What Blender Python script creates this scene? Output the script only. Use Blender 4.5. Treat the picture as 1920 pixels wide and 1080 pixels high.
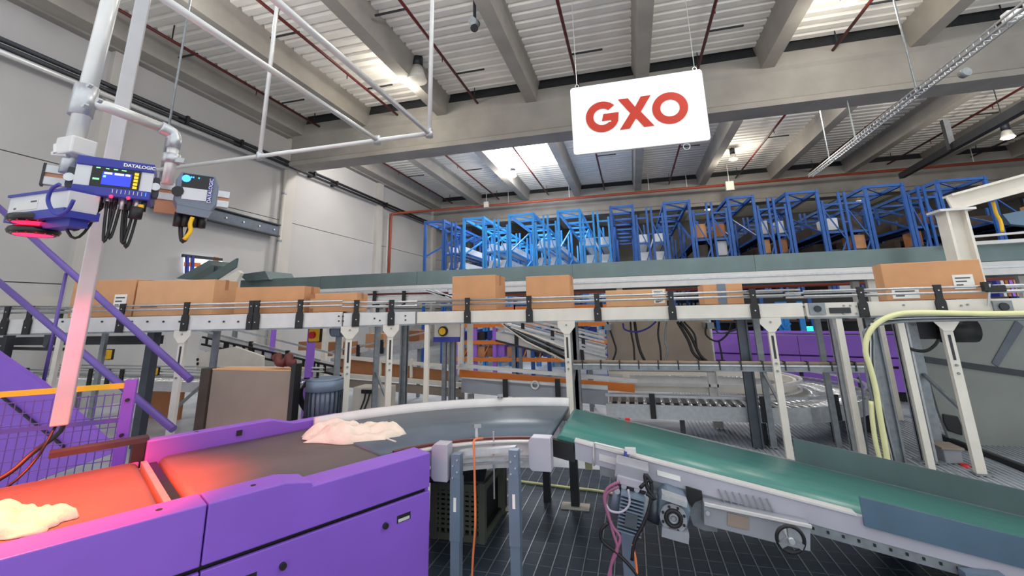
import bpy, bmesh, math, random
from mathutils import Vector, Matrix
random.seed(7)
S = bpy.context.scene
for o in list(bpy.data.objects): bpy.data.objects.remove(o)
COL = S.collection

# ------------------------------------------------------------------ camera
EYE = Vector((0, 0, 1.65)); FPX, CYP = 819.7, 393.6
YAW, PIT, ROL = .25801, .22953, -.02266
_f = Vector((-math.sin(YAW)*math.cos(PIT), math.cos(YAW)*math.cos(PIT), math.sin(PIT)))
_r = Vector((math.cos(YAW), math.sin(YAW), 0)); _u = _r.cross(_f)
RT = _r*math.cos(ROL)+_u*math.sin(ROL); UP = -_r*math.sin(ROL)+_u*math.cos(ROL); FW = _f
cd = bpy.data.cameras.new('camera'); cam = bpy.data.objects.new('camera', cd); COL.objects.link(cam)
cam.matrix_world = Matrix(((RT.x, UP.x, -FW.x, 0), (RT.y, UP.y, -FW.y, 0), (RT.z, UP.z, -FW.z, EYE.z), (0, 0, 0, 1)))
cd.sensor_width = 36; cd.lens = FPX/1920*36; cd.shift_y = -(540-CYP)/1920; cd.clip_start = .05; cd.clip_end = 200
S.camera = cam
# ------------------------------------------------------------------ light and exposure
S.view_settings.view_transform = 'Standard'; S.view_settings.look = 'None'
S.view_settings.gamma = 1; S.view_settings.use_curve_mapping = False
S.view_settings.exposure = .5
W = bpy.data.worlds.new('world'); S.world = W; W.use_nodes = True
W.node_tree.nodes['Background'].inputs[0].default_value = (.93, .97, 1, 1)
W.node_tree.nodes['Background'].inputs[1].default_value = .92
def area(name, loc, size, power, col=(1, 1, 1), sizey=None, rot=(0, 0, 0)):
    l = bpy.data.lights.new(name, 'AREA'); l.energy = power; l.color = col; l.size = size
    if sizey: l.shape = 'RECTANGLE'; l.size_y = sizey
    o = bpy.data.objects.new(name, l); COL.objects.link(o); o.location = loc; o.rotation_euler = rot; return o
area('skylight_daylight', (-3.75, 16.6, 7.85), 2.4, 420, (.93, .97, 1), 2.8)

# ------------------------------------------------------------------ helpers
def at(px, py, X=None, Y=None, Z=None, D=None, L=None):
    """a point of the hall: line of sight of a photo pixel met with the plane it stands in"""
    d = RT*((px-960)/FPX) - UP*((py-CYP)/FPX) + FW
    if X is not None: k = X/d.x
    elif Y is not None: k = Y/d.y
    elif Z is not None: k = (Z-EYE.z)/d.z
    elif L is not None:
        (ax, ay), (bx, by) = L; nx, ny = by-ay, ax-bx
        k = (nx*ax+ny*ay)/(nx*d.x+ny*d.y)
    else: k = D
    return EYE + d*k
V3 = Vector
def rgb(r, g, b):
    f = lambda c: (c/255/12.92 if c <= 10 else ((c/255+.055)/1.055)**2.4)
    return (f(r), f(g), f(b), 1)
MATS = {}
def mat(name, col, rough=.5, metal=0., var=.12, scale=6., bump=0., bscale=60., emit=0., stretch=None, spec=.5):
    m = bpy.data.materials.new(name); m.use_nodes = True; nt = m.node_tree; N = nt.nodes; K = nt.links
    b = N['Principled BSDF']; b.inputs['Roughness'].default_value = rough; b.inputs['Metallic'].default_value = metal
    b.inputs['Specular IOR Level'].default_value = spec
    tc = N.new('ShaderNodeTexCoord'); mp = N.new('ShaderNodeMapping'); K.new(tc.outputs['Object'], mp.inputs[0])
    if stretch: mp.inputs['Scale'].default_value = stretch
    n = N.new('ShaderNodeTexNoise'); n.inputs['Scale'].default_value = scale; n.inputs['Detail'].default_value = 5
    K.new(mp.outputs[0], n.inputs[0])
    r = N.new('ShaderNodeValToRGB'); c = rgb(*col)
    r.color_ramp.elements[0].position = .3; r.color_ramp.elements[1].position = .7
    r.color_ramp.elements[0].color = tuple(x*(1-var) for x in c[:3])+(1,)
    r.color_ramp.elements[1].color = tuple(min(1, x*(1+var)) for x in c[:3])+(1,)
    K.new(n.outputs[0], r.inputs[0]); K.new(r.outputs[0], b.inputs['Base Color'])
    if bump:
        n2 = N.new('ShaderNodeTexNoise'); n2.inputs['Scale'].default_value = bscale; K.new(mp.outputs[0], n2.inputs[0])
        bp = N.new('ShaderNodeBump'); bp.inputs['Strength'].default_value = bump; bp.inputs['Distance'].default_value = .01
        K.new(n2.outputs[0], bp.inputs['Height']); K.new(bp.outputs[0], b.inputs['Normal'])
    if emit:
        b.inputs['Emission Color'].default_value = c; b.inputs['Emission Strength'].default_value = emit
    MATS[name] = m; return m
def stripes(name, colA, colB, axis, pitch, duty, rough=.5, metal=0., var=.1):
    """flat print or fine grating lines: two colours along one axis of the object, with a noise tint"""
    m = mat(name, colA, rough, metal, var); nt = m.node_tree; N = nt.nodes; K = nt.links
    b = N['Principled BSDF']; src = b.inputs['Base Color'].links[0].from_socket
    tc = N.new('ShaderNodeTexCoord'); sp = N.new('ShaderNodeSeparateXYZ'); K.new(tc.outputs['Object'], sp.inputs[0])
    d = N.new('ShaderNodeMath'); d.operation = 'DIVIDE'; d.inputs[1].default_value = pitch; K.new(sp.outputs[axis], d.inputs[0])
    fr = N.new('ShaderNodeMath'); fr.operation = 'FRACT'; K.new(d.outputs[0], fr.inputs[0])
    lt = N.new('ShaderNodeMath'); lt.operation = 'LESS_THAN'; lt.inputs[1].default_value = duty; K.new(fr.outputs[0], lt.inputs[0])
    mx = N.new('ShaderNodeMix'); mx.data_type = 'RGBA'; K.new(lt.outputs[0], mx.inputs[0]); K.new(src, mx.inputs[6])
    mx.inputs[7].default_value = rgb(*colB); K.new(mx.outputs[2], b.inputs['Base Color']); return m
class MB:
    def __init__(s): s.v = []; s.f = []
    def add(s, vs, fs):
        n = len(s.v); s.v += [tuple(v) for v in vs]; s.f += [tuple(i+n for i in f) for f in fs]; return s
    def box(s, x0, y0, z0, x1, y1, z1):
        return s.add([(x0,y0,z0),(x1,y0,z0),(x1,y1,z0),(x0,y1,z0),(x0,y0,z1),(x1,y0,z1),(x1,y1,z1),(x0,y1,z1)],
                     [(0,3,2,1),(4,5,6,7),(0,1,5,4),(1,2,6,5),(2,3,7,6),(3,0,4,7)])
    def cbox(s, c, sx, sy, sz, ax=(1,0,0), ay=(0,1,0), az=(0,0,1)):
        c = V3(c); ax, ay, az = V3(ax)*sx/2, V3(ay)*sy/2, V3(az)*sz/2
        vs = [c+ax*i+ay*j+az*k for k in (-1,1) for i, j in ((-1,-1),(1,-1),(1,1),(-1,1))]
        return s.add(vs, [(0,3,2,1),(4,5,6,7),(0,1,5,4),(1,2,6,5),(2,3,7,6),(3,0,4,7)])
    def bar(s, a, b, w, h, up=(0,0,1)):
        a, b = V3(a), V3(b); d = b-a; L = d.length; d.normalize(); u = V3(up)
        if abs(d.dot(u)) > .98: u = V3((0,1,0))
        side = d.cross(u).normalized(); u = side.cross(d)
        return s.cbox((a+b)/2, L, w, h, d, side, u)
    def cyl(s, a, b, r, n=12, r2=None):
        a, b = V3(a), V3(b); d = (b-a).normalized(); r2 = r if r2 is None else r2
        p = d.orthogonal().normalized(); q = d.cross(p); vs = []
        for c, rr in ((a, r), (b, r2)):
            vs += [c+(p*math.cos(t)+q*math.sin(t))*rr for t in (2*math.pi*i/n for i in range(n))]
        return s.add(vs, [(i, (i+1) % n, n+(i+1) % n, n+i) for i in range(n)]+[tuple(range(n))[::-1], tuple(range(n, 2*n))])
    def tube(s, pts, r, n=8):
        pts = [V3(p) for p in pts]; m = len(pts); vs = []; prev = None
        for i, p in enumerate(pts):
            d = (pts[min(i+1, m-1)]-pts[max(i-1, 0)]).normalized()
            if prev is None: q = d.orthogonal().normalized()
            else: q = (prev-d*prev.dot(d)).normalized()
            prev = q; w = d.cross(q)
            vs += [p+(q*math.cos(t)+w*math.sin(t))*r for t in (2*math.pi*k/n for k in range(n))]
        fs = [(i*n+k, i*n+(k+1) % n, (i+1)*n+(k+1) % n, (i+1)*n+k) for i in range(m-1) for k in range(n)]
        return s.add(vs, fs+[tuple(range(n))[::-1], tuple(range((m-1)*n, m*n))])
    def prism(s, poly, vec):
        n = len(poly); vec = V3(vec); a = [V3(p) for p in poly]
        return s.add(a+[p+vec for p in a], [tuple(range(n))[::-1], tuple(range(n, 2*n))]+[(i, (i+1) % n, n+(i+1) % n, n+i) for i in range(n)])
    def ring(s, c, axis, R, r, n=24, k=8):
        c = V3(c); ax = V3(axis).normalized(); p = ax.orthogonal().normalized(); q = ax.cross(p); vs = []
        for i in range(n):
            t = 2*math.pi*i/n; e = p*math.cos(t)+q*math.sin(t)
            vs += [c+e*(R+r*math.cos(a))+ax*r*math.sin(a) for a in (2*math.pi*j/k for j in range(k))]
        return s.add(vs, [(i*k+j, i*k+(j+1) % k, ((i+1) % n)*k+(j+1) % k, ((i+1) % n)*k+j) for i in range(n) for j in range(k)])
    def sweep(s, prof, path):
        """prof(i) -> list of points at path step i; closed section"""
        vs = []; m = len(path); n = None
        for i in range(m):
            q = prof(path[i]); n = len(q); vs += q
        fs = [(i*n+k, i*n+(k+1) % n, (i+1)*n+(k+1) % n, (i+1)*n+k) for i in range(m-1) for k in range(n)]
        return s.add(vs, fs+[tuple(range(n))[::-1], tuple(range((m-1)*n, m*n))])
    def build(s, name, m, parent=None, smooth=False, bevel=0.):
        xs = list(zip(*s.v)); c = V3([(min(x)+max(x))/2 for x in xs])
        me = bpy.data.meshes.new(name); me.from_pydata([V3(v)-c for v in s.v], [], s.f)
        bm = bmesh.new(); bm.from_mesh(me); bmesh.ops.recalc_face_normals(bm, faces=bm.faces); bm.to_mesh(me); bm.free()
        me.materials.append(MATS[m] if isinstance(m, str) else m)
        o = bpy.data.objects.new(name, me); COL.objects.link(o)
        if smooth:
            for p in me.polygons: p.use_smooth = len(p.vertices) < 6
        if bevel:
            b = o.modifiers.new('bevel', 'BEVEL'); b.width = bevel; b.segments = 2; b.limit_method = 'ANGLE'
        put(o, c, parent); return o
WL = {}
def put(o, c, parent):
    WL[o.name] = V3(c)
    if parent: o.parent = parent; o.location = V3(c)-WL[parent.name]
    else: o.location = c
def tag(o, label, cat, group=None, kind=None):
    o['label'] = label; o['category'] = cat
    if group: o['group'] = group
    if kind: o['kind'] = kind
    return o
def thing(name, label, cat, loc, group=None):
    o = bpy.data.objects.new(name, None); COL.objects.link(o); o.empty_display_size = .1
    put(o, loc, None); return tag(o, label, cat, group)
def struct(o): o['kind'] = 'structure'; return o
def copy(o, c, parent, rot=None):
    k = o.copy(); COL.objects.link(k); put(k, c, parent)
    if rot is not None: k.rotation_euler = rot
    return k
def lerp(a, b, t): return V3(a)+(V3(b)-V3(a))*t
def arc(a, b, sag, n=8, side=(0, 0, -1)):
    return [lerp(a, b, i/n)+V3(side)*sag*4*(i/n)*(1-i/n) for i in range(n+1)]
def spline(pts, n=5):
    """Catmull-Rom through the points"""
    P = [V3(p) for p in pts]; P = [P[0]*2-P[1]]+P+[P[-1]*2-P[-2]]; out = []
    for i in range(1, len(P)-2):
        for k in range(n):
            t = k/n; a, b, c, d = P[i-1:i+3]
            out.append(.5*((2*b)+(c-a)*t+(2*a-5*b+4*c-d)*t*t+(3*b-a-3*c+d)*t**3))
    return out+[P[-2]]
def text(body, name, size, m, parent, origin, ax, up, extrude=.001, bold=0.):
    cu = bpy.data.curves.new(name, 'FONT'); cu.body = body; cu.size = size; cu.extrude = extrude; cu.offset = bold
    cu.align_x = 'CENTER'; cu.align_y = 'CENTER'
    t = bpy.data.objects.new(name, cu); COL.objects.link(t)
    dg = bpy.context.evaluated_depsgraph_get(); me = bpy.data.meshes.new_from_object(t.evaluated_get(dg))
    bpy.data.objects.remove(t); ax = V3(ax).normalized(); up = V3(up).normalized(); nz = ax.cross(up)
    for v in me.vertices: v.co = ax*v.co.x+up*v.co.y+nz*v.co.z
    me.materials.clear(); me.materials.append(MATS[m]); o = bpy.data.objects.new(name, me); COL.objects.link(o)
    put(o, origin, parent); return o

# ------------------------------------------------------------------ materials
mat('concrete', (150, 146, 140), .9, 0, .12, 1.4, .25, 30)
mat('purlin_concrete', (160, 155, 147), .9, 0, .1, 1.6, .2, 30)
mat('roof_sheet', (232, 229, 222), .6, 0, .05, 2)
mat('dark_gap', (40, 42, 44), .9)
mat('wall_paint', (182, 180, 179), .85, 0, .05, .6, .1, 40)
mat('wall_joint', (150, 146, 142), .9)
mat('wall_column', (188, 184, 178), .85, 0, .06, 1)
mat('dark_steel', (62, 64, 68), .5, .6, .15)
mat('steel_channel', (92, 98, 106), .45, .7, .12)
mat('red_pipe', (90, 28, 24), .5, 0, .12, 4)
mat('orange_pipe', (158, 72, 52), .5, 0, .12, 4)
mat('white_pipe', (222, 222, 220), .35, .35, .06)
mat('post_alu', (188, 188, 190), .4, .2, .06)
mat('bar_dull', (168, 174, 180), .45, .1, .1, 6)
mat('galv', (196, 199, 202), .38, .75, .1, 20)
mat('galv_dull', (140, 146, 150), .5, .55, .16, 14)
mat('alu_white', (214, 212, 210), .42, .25, .06, 8)
mat('cream_steel', (222, 216, 204), .5, 0, .06, 5)
mat('grey_paint', (150, 153, 160), .45, .1, .06, 5)
mat('lilac_paint', (176, 174, 186), .45, .1, .05, 5)
mat('blue_grey', (112, 128, 146), .45, .2, .08, 8)
mat('guard_grey', (106, 122, 122), .32, .5, .1, 3)
mat('guard_blue', (98, 122, 142), .3, .5, .1, 3)
mat('purple', (132, 88, 198), .42, 0, .05, 3)
mat('purple_far', (160, 110, 222), .45, 0, .06, 2)
mat('purple_rail', (104, 82, 160), .4, .1, .06, 5)
mat('belt_brown', (92, 84, 82), .6, 0, .12, 3, .1, 200)
mat('belt_dark', (82, 95, 108), .4, .1, .16, 2.2, 0, 60, 0, (1, 1, 1))
mat('belt_green', (62, 124, 116), .28, 0, .14, 3, 0, 60, 0, (.6, 9, 1))
mat('black', (24, 24, 26), .5)
mat('black_gloss', (14, 15, 18), .25)
mat('cardboard', (206, 152, 108), .85, 0, .07, 4, .1, 80)
mat('cardboard_pale', (214, 164, 120), .85, 0, .06, 4)
mat('cardboard_dark', (168, 112, 74), .85, 0, .1, 4)
mat('tape', (182, 122, 84), .35)
mat('paper', (238, 236, 230), .7)
mat('print', (90, 88, 92), .8)
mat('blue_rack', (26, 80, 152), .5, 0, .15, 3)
mat('blue_pale_lit', (40, 134, 208), .5, 0, .12, 3)  # brighter blue; on the racks it puts skylight into the colour
mat('shelf_white', (214, 216, 218), .6, 0, .08, 3)
mat('orange_beam', (222, 124, 48), .5, 0, .08, 3)
mat('sign_white', (250, 250, 250), .45, 0, .01)
mat('sign_orange', (190, 46, 18), .5, 0, .02)
mat('yellow', (240, 188, 32), .5, 0, .05)
mat('yellow_cable', (230, 228, 172), .5, 0, .06)
mat('orange_cable', (226, 124, 74), .5)
mat('pink_cable', (150, 92, 124), .5)
mat('red', (206, 28, 38), .45)
mat('floor_steel_glare', (196, 200, 206), .35, .15, .25, 1.6, .15, 40)  # pale base colour carries the bright reflection on the rear floor
mat('plank_steel', (68, 80, 94), .4, .3, .3, 2.2, .15, 60)
mat('bar_bright', (176, 184, 190), .35, .8, .15, 6)
mat('beige_panel', (148, 134, 121), .6, .1, .1, 2.5)
mat('housing_grey', (128, 132, 128), .5, .3, .14, 1.2)
mat('wood_dark', (70, 60, 52), .7, 0, .2, 6)
mat('roller', (214, 218, 222), .22, .9, .08, 10)
mat('scanner_blue', (46, 54, 150), .4, 0, .05)
mat('scanner_silver', (206, 206, 210), .4, .2, .04)
mat('scanner_grey', (112, 120, 134), .45, .1, .06)
mat('screen_blue', (36, 52, 190), .3, 0, .02, 4, 0, 60, 1.0)
mat('screen_green', (120, 230, 140), .4, 0, 0, 4, 0, 60, 1.2)
mat('key_yellow', (240, 190, 40), .4, 0, 0, 4, 0, 60, .5)
mat('led_blue', (40, 110, 255), .4, 0, 0, 4, 0, 60, 4)
mat('led_red', (255, 20, 50), .4, 0, 0, 4, 0, 60, 4)
mat('led_green', (30, 220, 140), .4, 0, 0, 4, 0, 60, 2)
mat('lamp_glow', (255, 206, 96), .4, 0, 0, 4, 0, 60, 2.6)
mat('lamp_glow_white', (255, 236, 200), .4, 0, 0, 4, 0, 60, 5)
mat('lamp_glass', (200, 196, 188), .3)
mat('skylight_glow', (240, 247, 255), .6, 0, 0, 4, 0, 60, 2.6)
mat('polybag', (226, 214, 196), .4, 0, .1, 9, .5, 26)
mat('polybag_rim', (206, 180, 150), .4, 0, .1, 12)
mat('copper_sheet', (184, 132, 104), .4, .4, .1, 6)
mat('crate_green', (92, 96, 84), .6, 0, .12, 4)
mat('window_bright', (226, 232, 240), .6, 0, .05, 4, 0, 60, .9)
# ================================================================== SETTING
CEIL, PB = 7.98, 7.40                     # roof deck underside, purlin underside
PX = [-10.2, -7.72, -5.02, -2.29, .72, 3.71, 6.82, 9.85, 12.85, 15.85, 18.85, 21.85]
BY = [(11.1, 11.62), (22.0, 22.5)]        # the two main beams
XR = 24.
def build_setting():
    fl = struct(MB().box(-10.6, -3, -.25, XR, 36, -.014).build('floor', 'floor_steel_glare'))
    fl['label'] = 'dark steel grating floor of the platform'
    for i in range(46):
        x = -1.75+i*.1
        MB().box(x+.006, 1.2, -.014, x+.094, 5.2, 0).build('plank', 'plank_steel', fl)
    bars = MB().box(-1.754, 1.2, -.014, -1.746, 5.2, .003).build('bar', 'bar_bright', fl)
    for i in range(1, 46): copy(bars, (-1.75+i*.1, 3.2, -.0055), fl)
    cb = MB().box(-1.75, 1.348, -.014, 2.85, 1.352, .001).build('cross_bar', 'galv_dull', fl)
    for i in range(1, 26): copy(cb, (.55, 1.35+i*.15, -.0065), fl)
    bars2 = MB().box(2.98, 5.3, -.014, 2.99, 12, .004).build('bar', 'bar_dull', fl)
    for i in range(1, 120): copy(bars2, (.6+i*.055, 8.65, -.005), fl)
    # roof
    ce = struct(MB().box(-10.6, 4.2, CEIL+.1, XR, 36, CEIL+.3).build('ceiling', 'roof_sheet'))
    ce['label'] = 'pale ribbed metal roof deck carried by concrete beams and purlins'
    def sheet(x0, x1, y0, y1):
        m = MB(); p = .30; y = y0; prof = []
        while y < y1-.05:
            prof += [(y, CEIL+.055), (y+.04, CEIL), (y+p-.09, CEIL), (y+p-.05, CEIL+.055)]; y += p
        n = len(prof); vs = [(x0, a, b) for a, b in prof]+[(x1, a, b) for a, b in prof]
        return m.add(vs, [(i, i+1, n+i+1, n+i) for i in range(n-1)]).build('roof_sheet', 'roof_sheet', ce)
    for i in range(len(PX)-1):
        for y0, y1 in ((4.2, 11.1), (11.62, 22.0), (22.5, 34)):
            if i == 2 and y0 == 11.62:
                sheet(PX[i]+.1, PX[i+1]-.1, 11.62, 15.0); sheet(PX[i]+.1, PX[i+1]-.1, 18.3, 22.)
                MB().box(PX[i]+.12, 15.0, CEIL+.0, PX[i+1]-.12, 18.3, CEIL+.03).build('skylight_pane', 'skylight_glow', ce)
                for k in range(1, 4): MB().box(PX[i]+.12, 15+k*.82-.02, CEIL-.03, PX[i+1]-.12, 15+k*.82+.02, CEIL).build('glazing_bar', 'alu_white', ce)
                MB().box(-3.7, 15., CEIL-.03, -3.66, 18.3, CEIL).build('glazing_bar', 'alu_white', ce)
            else: sheet(PX[i]+.1, PX[i+1]-.1, y0, y1)
    for x in PX:
        for y0, y1 in ((4.2, 11.15), (11.58, 22.05), (22.45, 34)):
            m = MB(); w = .15 if x > -10 else .3
            m.prism([(x-w, y0, PB), (x+w, y0, PB), (x+w+.05, y0, PB+.42), (x+w+.1, y0, CEIL+.06), (x-w-.1, y0, CEIL+.06), (x-w-.05, y0, PB+.42)], (0, y1-y0, 0))
            m.build('purlin', 'purlin_concrete', ce)
    for y0, y1 in BY:
        MB().prism([(-10.5, y0-.08, 6.36), (-10.5, y1+.08, 6.36), (-10.5, y1+.08, 6.5), (-10.5, y1-.06, 6.58), (-10.5, y1-.06, 7.3), (-10.5, y1, 7.4), (-10.5, y1, 7.76),
                    (-10.5, y0, 7.76), (-10.5, y0, 7.4), (-10.5, y0+.06, 7.3), (-10.5, y0+.06, 6.58), (-10.5, y0-.08, 6.5)], (XR+10.5, 0, 0)).build('beam', 'concrete', ce)
        MB().box(-10.5, y0+.05, 7.76, XR, y1-.05, CEIL+.08).build('gap_strip', 'dark_gap', ce)
    # left wall
    wl = struct(MB().box(-10.9, -3, -.2, -10.56, 36, CEIL+.2).build('wall_left', 'wall_joint'))
    wl['label'] = 'pale painted concrete panel wall with columns'
    cols = [1.6, 6.15, 11.3, 16.6, 22.2, 28]
    for i in range(len(cols)-1):
        for z0, z1 in ((-.2, 2.35), (2.37, 4.62), (4.64, 7.35)):
            MB().box(-10.56, cols[i]+.2, z0, -10.5, cols[i+1]-.2, z1).build('wall_panel', 'wall_paint', wl)
    MB().box(-10.56, -3, -.2, -10.5, 1.4, 7.35).build('wall_panel', 'wall_paint', wl)
    for y in cols: MB().box(-10.56, y-.2, -.2, -10.36, y+.2, 7.35).build('column', 'wall_column', wl)
    MB().box(-10.56, -3, 7.35, -10.3, 36, CEIL+.1).build('eaves_beam', 'concrete', wl)
    MB().box(-10.56, -3, 1.95, -10.44, 36, 2.12).build('ledge', 'wall_column', wl)
    # window in the left wall with the yard racking behind it
    # back wall
    wb = struct(MB().box(-10.9, 34, -.2, XR, 34.3, CEIL+.2).build('wall_back', 'concrete'))
    wb['label'] = 'dark grey concrete wall at the far end of the hall'
    wr = struct(MB().box(XR, 3, -.2, XR+.3, 34.3, CEIL+.2).build('wall_right', 'concrete'))  # unseen wall added to shade the right-hand racks
    wr['label'] = 'unseen grey concrete wall added at the right to shade the hall'
build_setting()

# ------------------------------------------------------------------ pipes under the roof
NTH = ['first', 'second', 'third', 'fourth', 'fifth', 'sixth', 'seventh', 'eighth', 'ninth', 'tenth', 'eleventh', 'twelfth']
def sprinkler(x, y0, y1, z, label, m='red_pipe', group=None):
    t = thing('sprinkler_pipe', label, 'pipe', (x, y0, z), group)
    MB().cyl((x, y0, z), (x, y1, z), .035, 10).build('pipe', m, t, True)
    y = y0+1.3
    while y < y1-.3:
        MB().cyl((x, y, z-.14), (x, y, z), .014, 6).build('sprinkler_head', m, t)
        y += 3.0
    for k, yy in enumerate((y0+2.6, y0+5.2)):
        MB().bar((x, yy, z+.05), (x+(.75 if k else -.75), yy, z+.05), .035, .035).build('branch_bar', 'dark_steel', t)
    for yy in (y0+2., y1-.35):
        MB().bar((x, yy, z), (x, yy, CEIL+.02), .02, .02).build('hanger_rod', 'dark_steel', t)
for i, x in enumerate([-9.3, -6.5, -3.9, -.95, 2.1, 5.15, 8.3]):
    sprinkler(x, 4.3, 11.2, 7.62, f'{NTH[i]} dark red sprinkler pipe from the left wall, under the near roof bay')
for i, x in enumerate([-9.2, -6.5, -3.8, -.9, 2.2, 5.2, 8.3, 11.3, 14.3]):
    sprinkler(x, 11.7, 21.9, 7.6, f'{NTH[i]} dark red sprinkler pipe from the left wall, under the far roof bay')
def tpipe(p, r, label, name='pipe', m='orange_pipe', cat='pipe', hang=()):
    t = thing(name, label, cat, p[0])
    MB().tube(p, r, 10).build('pipe', m, t, True)
    for q in hang: MB().cyl(q, (q[0], q[1], CEIL), .016, 6).build('hanger_rod', 'white_pipe', t)
    return t
tpipe([(-10.36, 17.5, 1.0), (-10.36, 17.5, 5.95), (-10.33, 17.53, 6.15), (-10.2, 17.7, 6.22), (-9.9, 21.0, 7.06), (-9.7, 21.1, 7.08), (23, 21.1, 7.1)], .06,
      'long orange-red main water pipe crossing the hall in front of the far beam', 'water_main_pipe', hang=[(-5.75, 21.1, 7.08), (-2.6, 21.1, 7.08), (1.2, 21.1, 7.08), (2.9, 21.1, 7.08), (13.8, 21.1, 7.09)])
tpipe([(-2.9, 9.6, 2.05), (9, 9.6, 2.05)], .055, 'red water pipe running below the upper conveyor behind the boxes', 'water_pipe', 'orange_pipe')
# pipes and trays along the left wall
for k, (z, m, r, lab) in enumerate([(6.5, 'dark_steel', .05, 'upper black cable conduit running along the left wall'), (6.38, 'dark_steel', .045, 'lower black cable conduit running along the left wall'),
                                   (6.27, 'white_pipe', .05, 'cream pipe running along the left wall below the black conduits')]):
    y1 = 21.3 if k < 2 else 11.0
    t = thing('wall_conduit', lab, 'conduit', (-10.3, 1, z))
    MB().cyl((-10.3, 1, z), (-10.3, y1, z), r, 8).build('pipe', m, t, True)
    if k == 0:
        for y in (7.6, 9.2, 12.2, 13.4, 16.9): MB().bar((-10.5, y, z-.06), (-10.2, y, z-.06), .07, .2).build('wall_clamp', 'black', t)
t = thing('steel_channel', 'grey steel channel with bolts fixed across the left wall behind the scanners', 'rail', (-10.3, 6.2, 4.2))
c0, c1 = at(285, 375, X=-10.3), at(520, 433, X=-10.3)
MB().bar(c0, c1, .1, .34).build('channel', 'steel_channel', t)
for i in range(7):
    p = lerp(c0, c1, .06+i*.148); MB().cyl(p+V3((.05, 0, 0)), p+V3((.075, 0, 0)), .025, 8).build('bolt', 'galv', t)
MB().bar(c0+V3((.05, 0, .17)), c1+V3((.05, 0, .17)), .14, .03).build('flange', 'dark_steel', t)
MB().bar(c0+V3((.05, 0, -.17)), c1+V3((.05, 0, -.17)), .14, .03).build('flange', 'dark_steel', t)
t = thing('downpipe', 'grey rainwater downpipe on the left wall beside the tall column', 'pipe', (-10.28, 10.95, 0))
MB().cyl((-10.28, 10.95, 0), (-10.28, 10.95, 6.2), .06, 10).build('pipe', 'wall_column', t, True)
for z in (3.9, 5.4): MB().cyl((-10.28, 10.95, z), (-10.28, 10.95, z+.06), .075, 10).build('clip', 'galv_dull', t)
t = tag(MB().cyl((-10.3, 17.15, 1.), (-10.3, 17.15, 6.1), .04, 8).build('conduit', 'wall_column', None, True), 'thin grey conduit next to the red riser on the left wall', 'conduit')

# ------------------------------------------------------------------ lamps
def highbay(p, label, glow='lamp_glow', power=70, col=(1, .93, .80), drop=None, r=.12, group=None):
    p = V3(p); t = thing('high_bay_lamp', label, 'lamp', p, group)
    MB().cyl(p+V3((0, 0, .22)), p+V3((0, 0, .46)), .1, 14).build('ballast', 'dark_steel', t, True)
    MB().cyl(p+V3((0, 0, .0)), p+V3((0, 0, .24)), r*1.35, 18, .09).build('reflector', 'lamp_glass', t, True)
    MB().cyl(p+V3((0, 0, -.03)), p+V3((0, 0, -.005)), r, 18).build('bulb_glass', glow, t, True)
    MB().cyl(p+V3((0, 0, .46)), (p.x, p.y, CEIL if drop is None else drop), .012, 6).build('hanger', 'dark_steel', t)
    l = bpy.data.lights.new('lamp_light', 'POINT'); l.energy = power; l.color = col; l.shadow_soft_size = .16
    o = bpy.data.objects.new('lamp_light', l); COL.objects.link(o); put(o, p-V3((0, 0, .25)), t)
    return t
highbay(at(757, 150, Y=9.2), 'glowing high-bay lamp hanging beside the concrete purlin at the upper left', drop=7.6)
highbay(at(1592, 3, Y=8.9), 'glowing high-bay lamp at the top edge right of the sign')
highbay(at(962, 330, Y=17.2), 'small glowing lamp just below the bright skylight', power=120)
highbay(at(1375, 299, Y=18.5), 'small yellow lamp under the far roof bay right of the sign', power=90)
highbay(at(1890, 258, Y=15.5), 'bright lamp under the far roof bay at the right edge', 'lamp_glow_white', 60)
highbay(at(1612, 378, Y=26), 'bright white lamp shining deep inside the blue racks', 'lamp_glow_white', 60, drop=7.0)
highbay(at(1327, 393, Y=27), 'distant lamp shining behind the blue racks under the far beam', 'lamp_glow_white', 60, drop=7.0)
for k, x in enumerate((-8.3, -3.6, .8, 5.4, 10.)):  # unseen lamps added behind the beam to brighten the far bay
    highbay((x, 12.5, 7.3), f'{NTH[k]} added unseen high-bay lamp from the left wall in the row behind the near concrete beam', power=140, col=(1, .97, .93), group='unseen lamps added behind the near beam')
for k, x in enumerate((-6.6, -2.2, 2.3, 6.9)):  # unseen lamps added overhead, out of view, to brighten the front
    highbay((x, 4.9, 7.1), f'{NTH[k]} added unseen high-bay lamp from the left wall in the row above the front conveyors', power=(40, 60, 110, 150)[k], col=(1, .98, .95), group='unseen lamps added above the front conveyors')
pL = at(782, 128, Y=9.0)
t = thing('unlit_high_bay_lamp', 'unlit high-bay lamp with a clear ribbed shade beside the glowing one', 'lamp', pL)
MB().cyl(pL+V3((0, 0, .05)), pL+V3((0, 0, .3)), .14, 16).build('ballast', 'dark_steel', t, True)
MB().cyl(pL+V3((0, 0, -.35)), pL+V3((0, 0, .05)), .26, 18, .13).build('shade', 'lamp_glass', t, True)
MB().cyl(pL+V3((0, 0, .3)), (pL.x, pL.y, CEIL), .012, 6).build('hanger', 'dark_steel', t)
pC = at(890, 40, Y=7.4)
t = thing('security_camera', 'small dark spotlight camera on a bracket under the third purlin', 'camera', pC)
MB().bar(pC+V3((0, 0, .05)), pC+V3((.0, 0, .55)), .05, .05).build('bracket', 'dark_steel', t)
MB().cyl(pC+V3((0, .1, 0)), pC+V3((0, -.16, -.1)), .085, 14).build('body', 'galv_dull', t, True)
MB().cyl(pC+V3((.02, -.05, -.17)), pC+V3((.05, -.16, -.28)), .06, 14, .08).build('spot_head', 'black', t, True)
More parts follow.
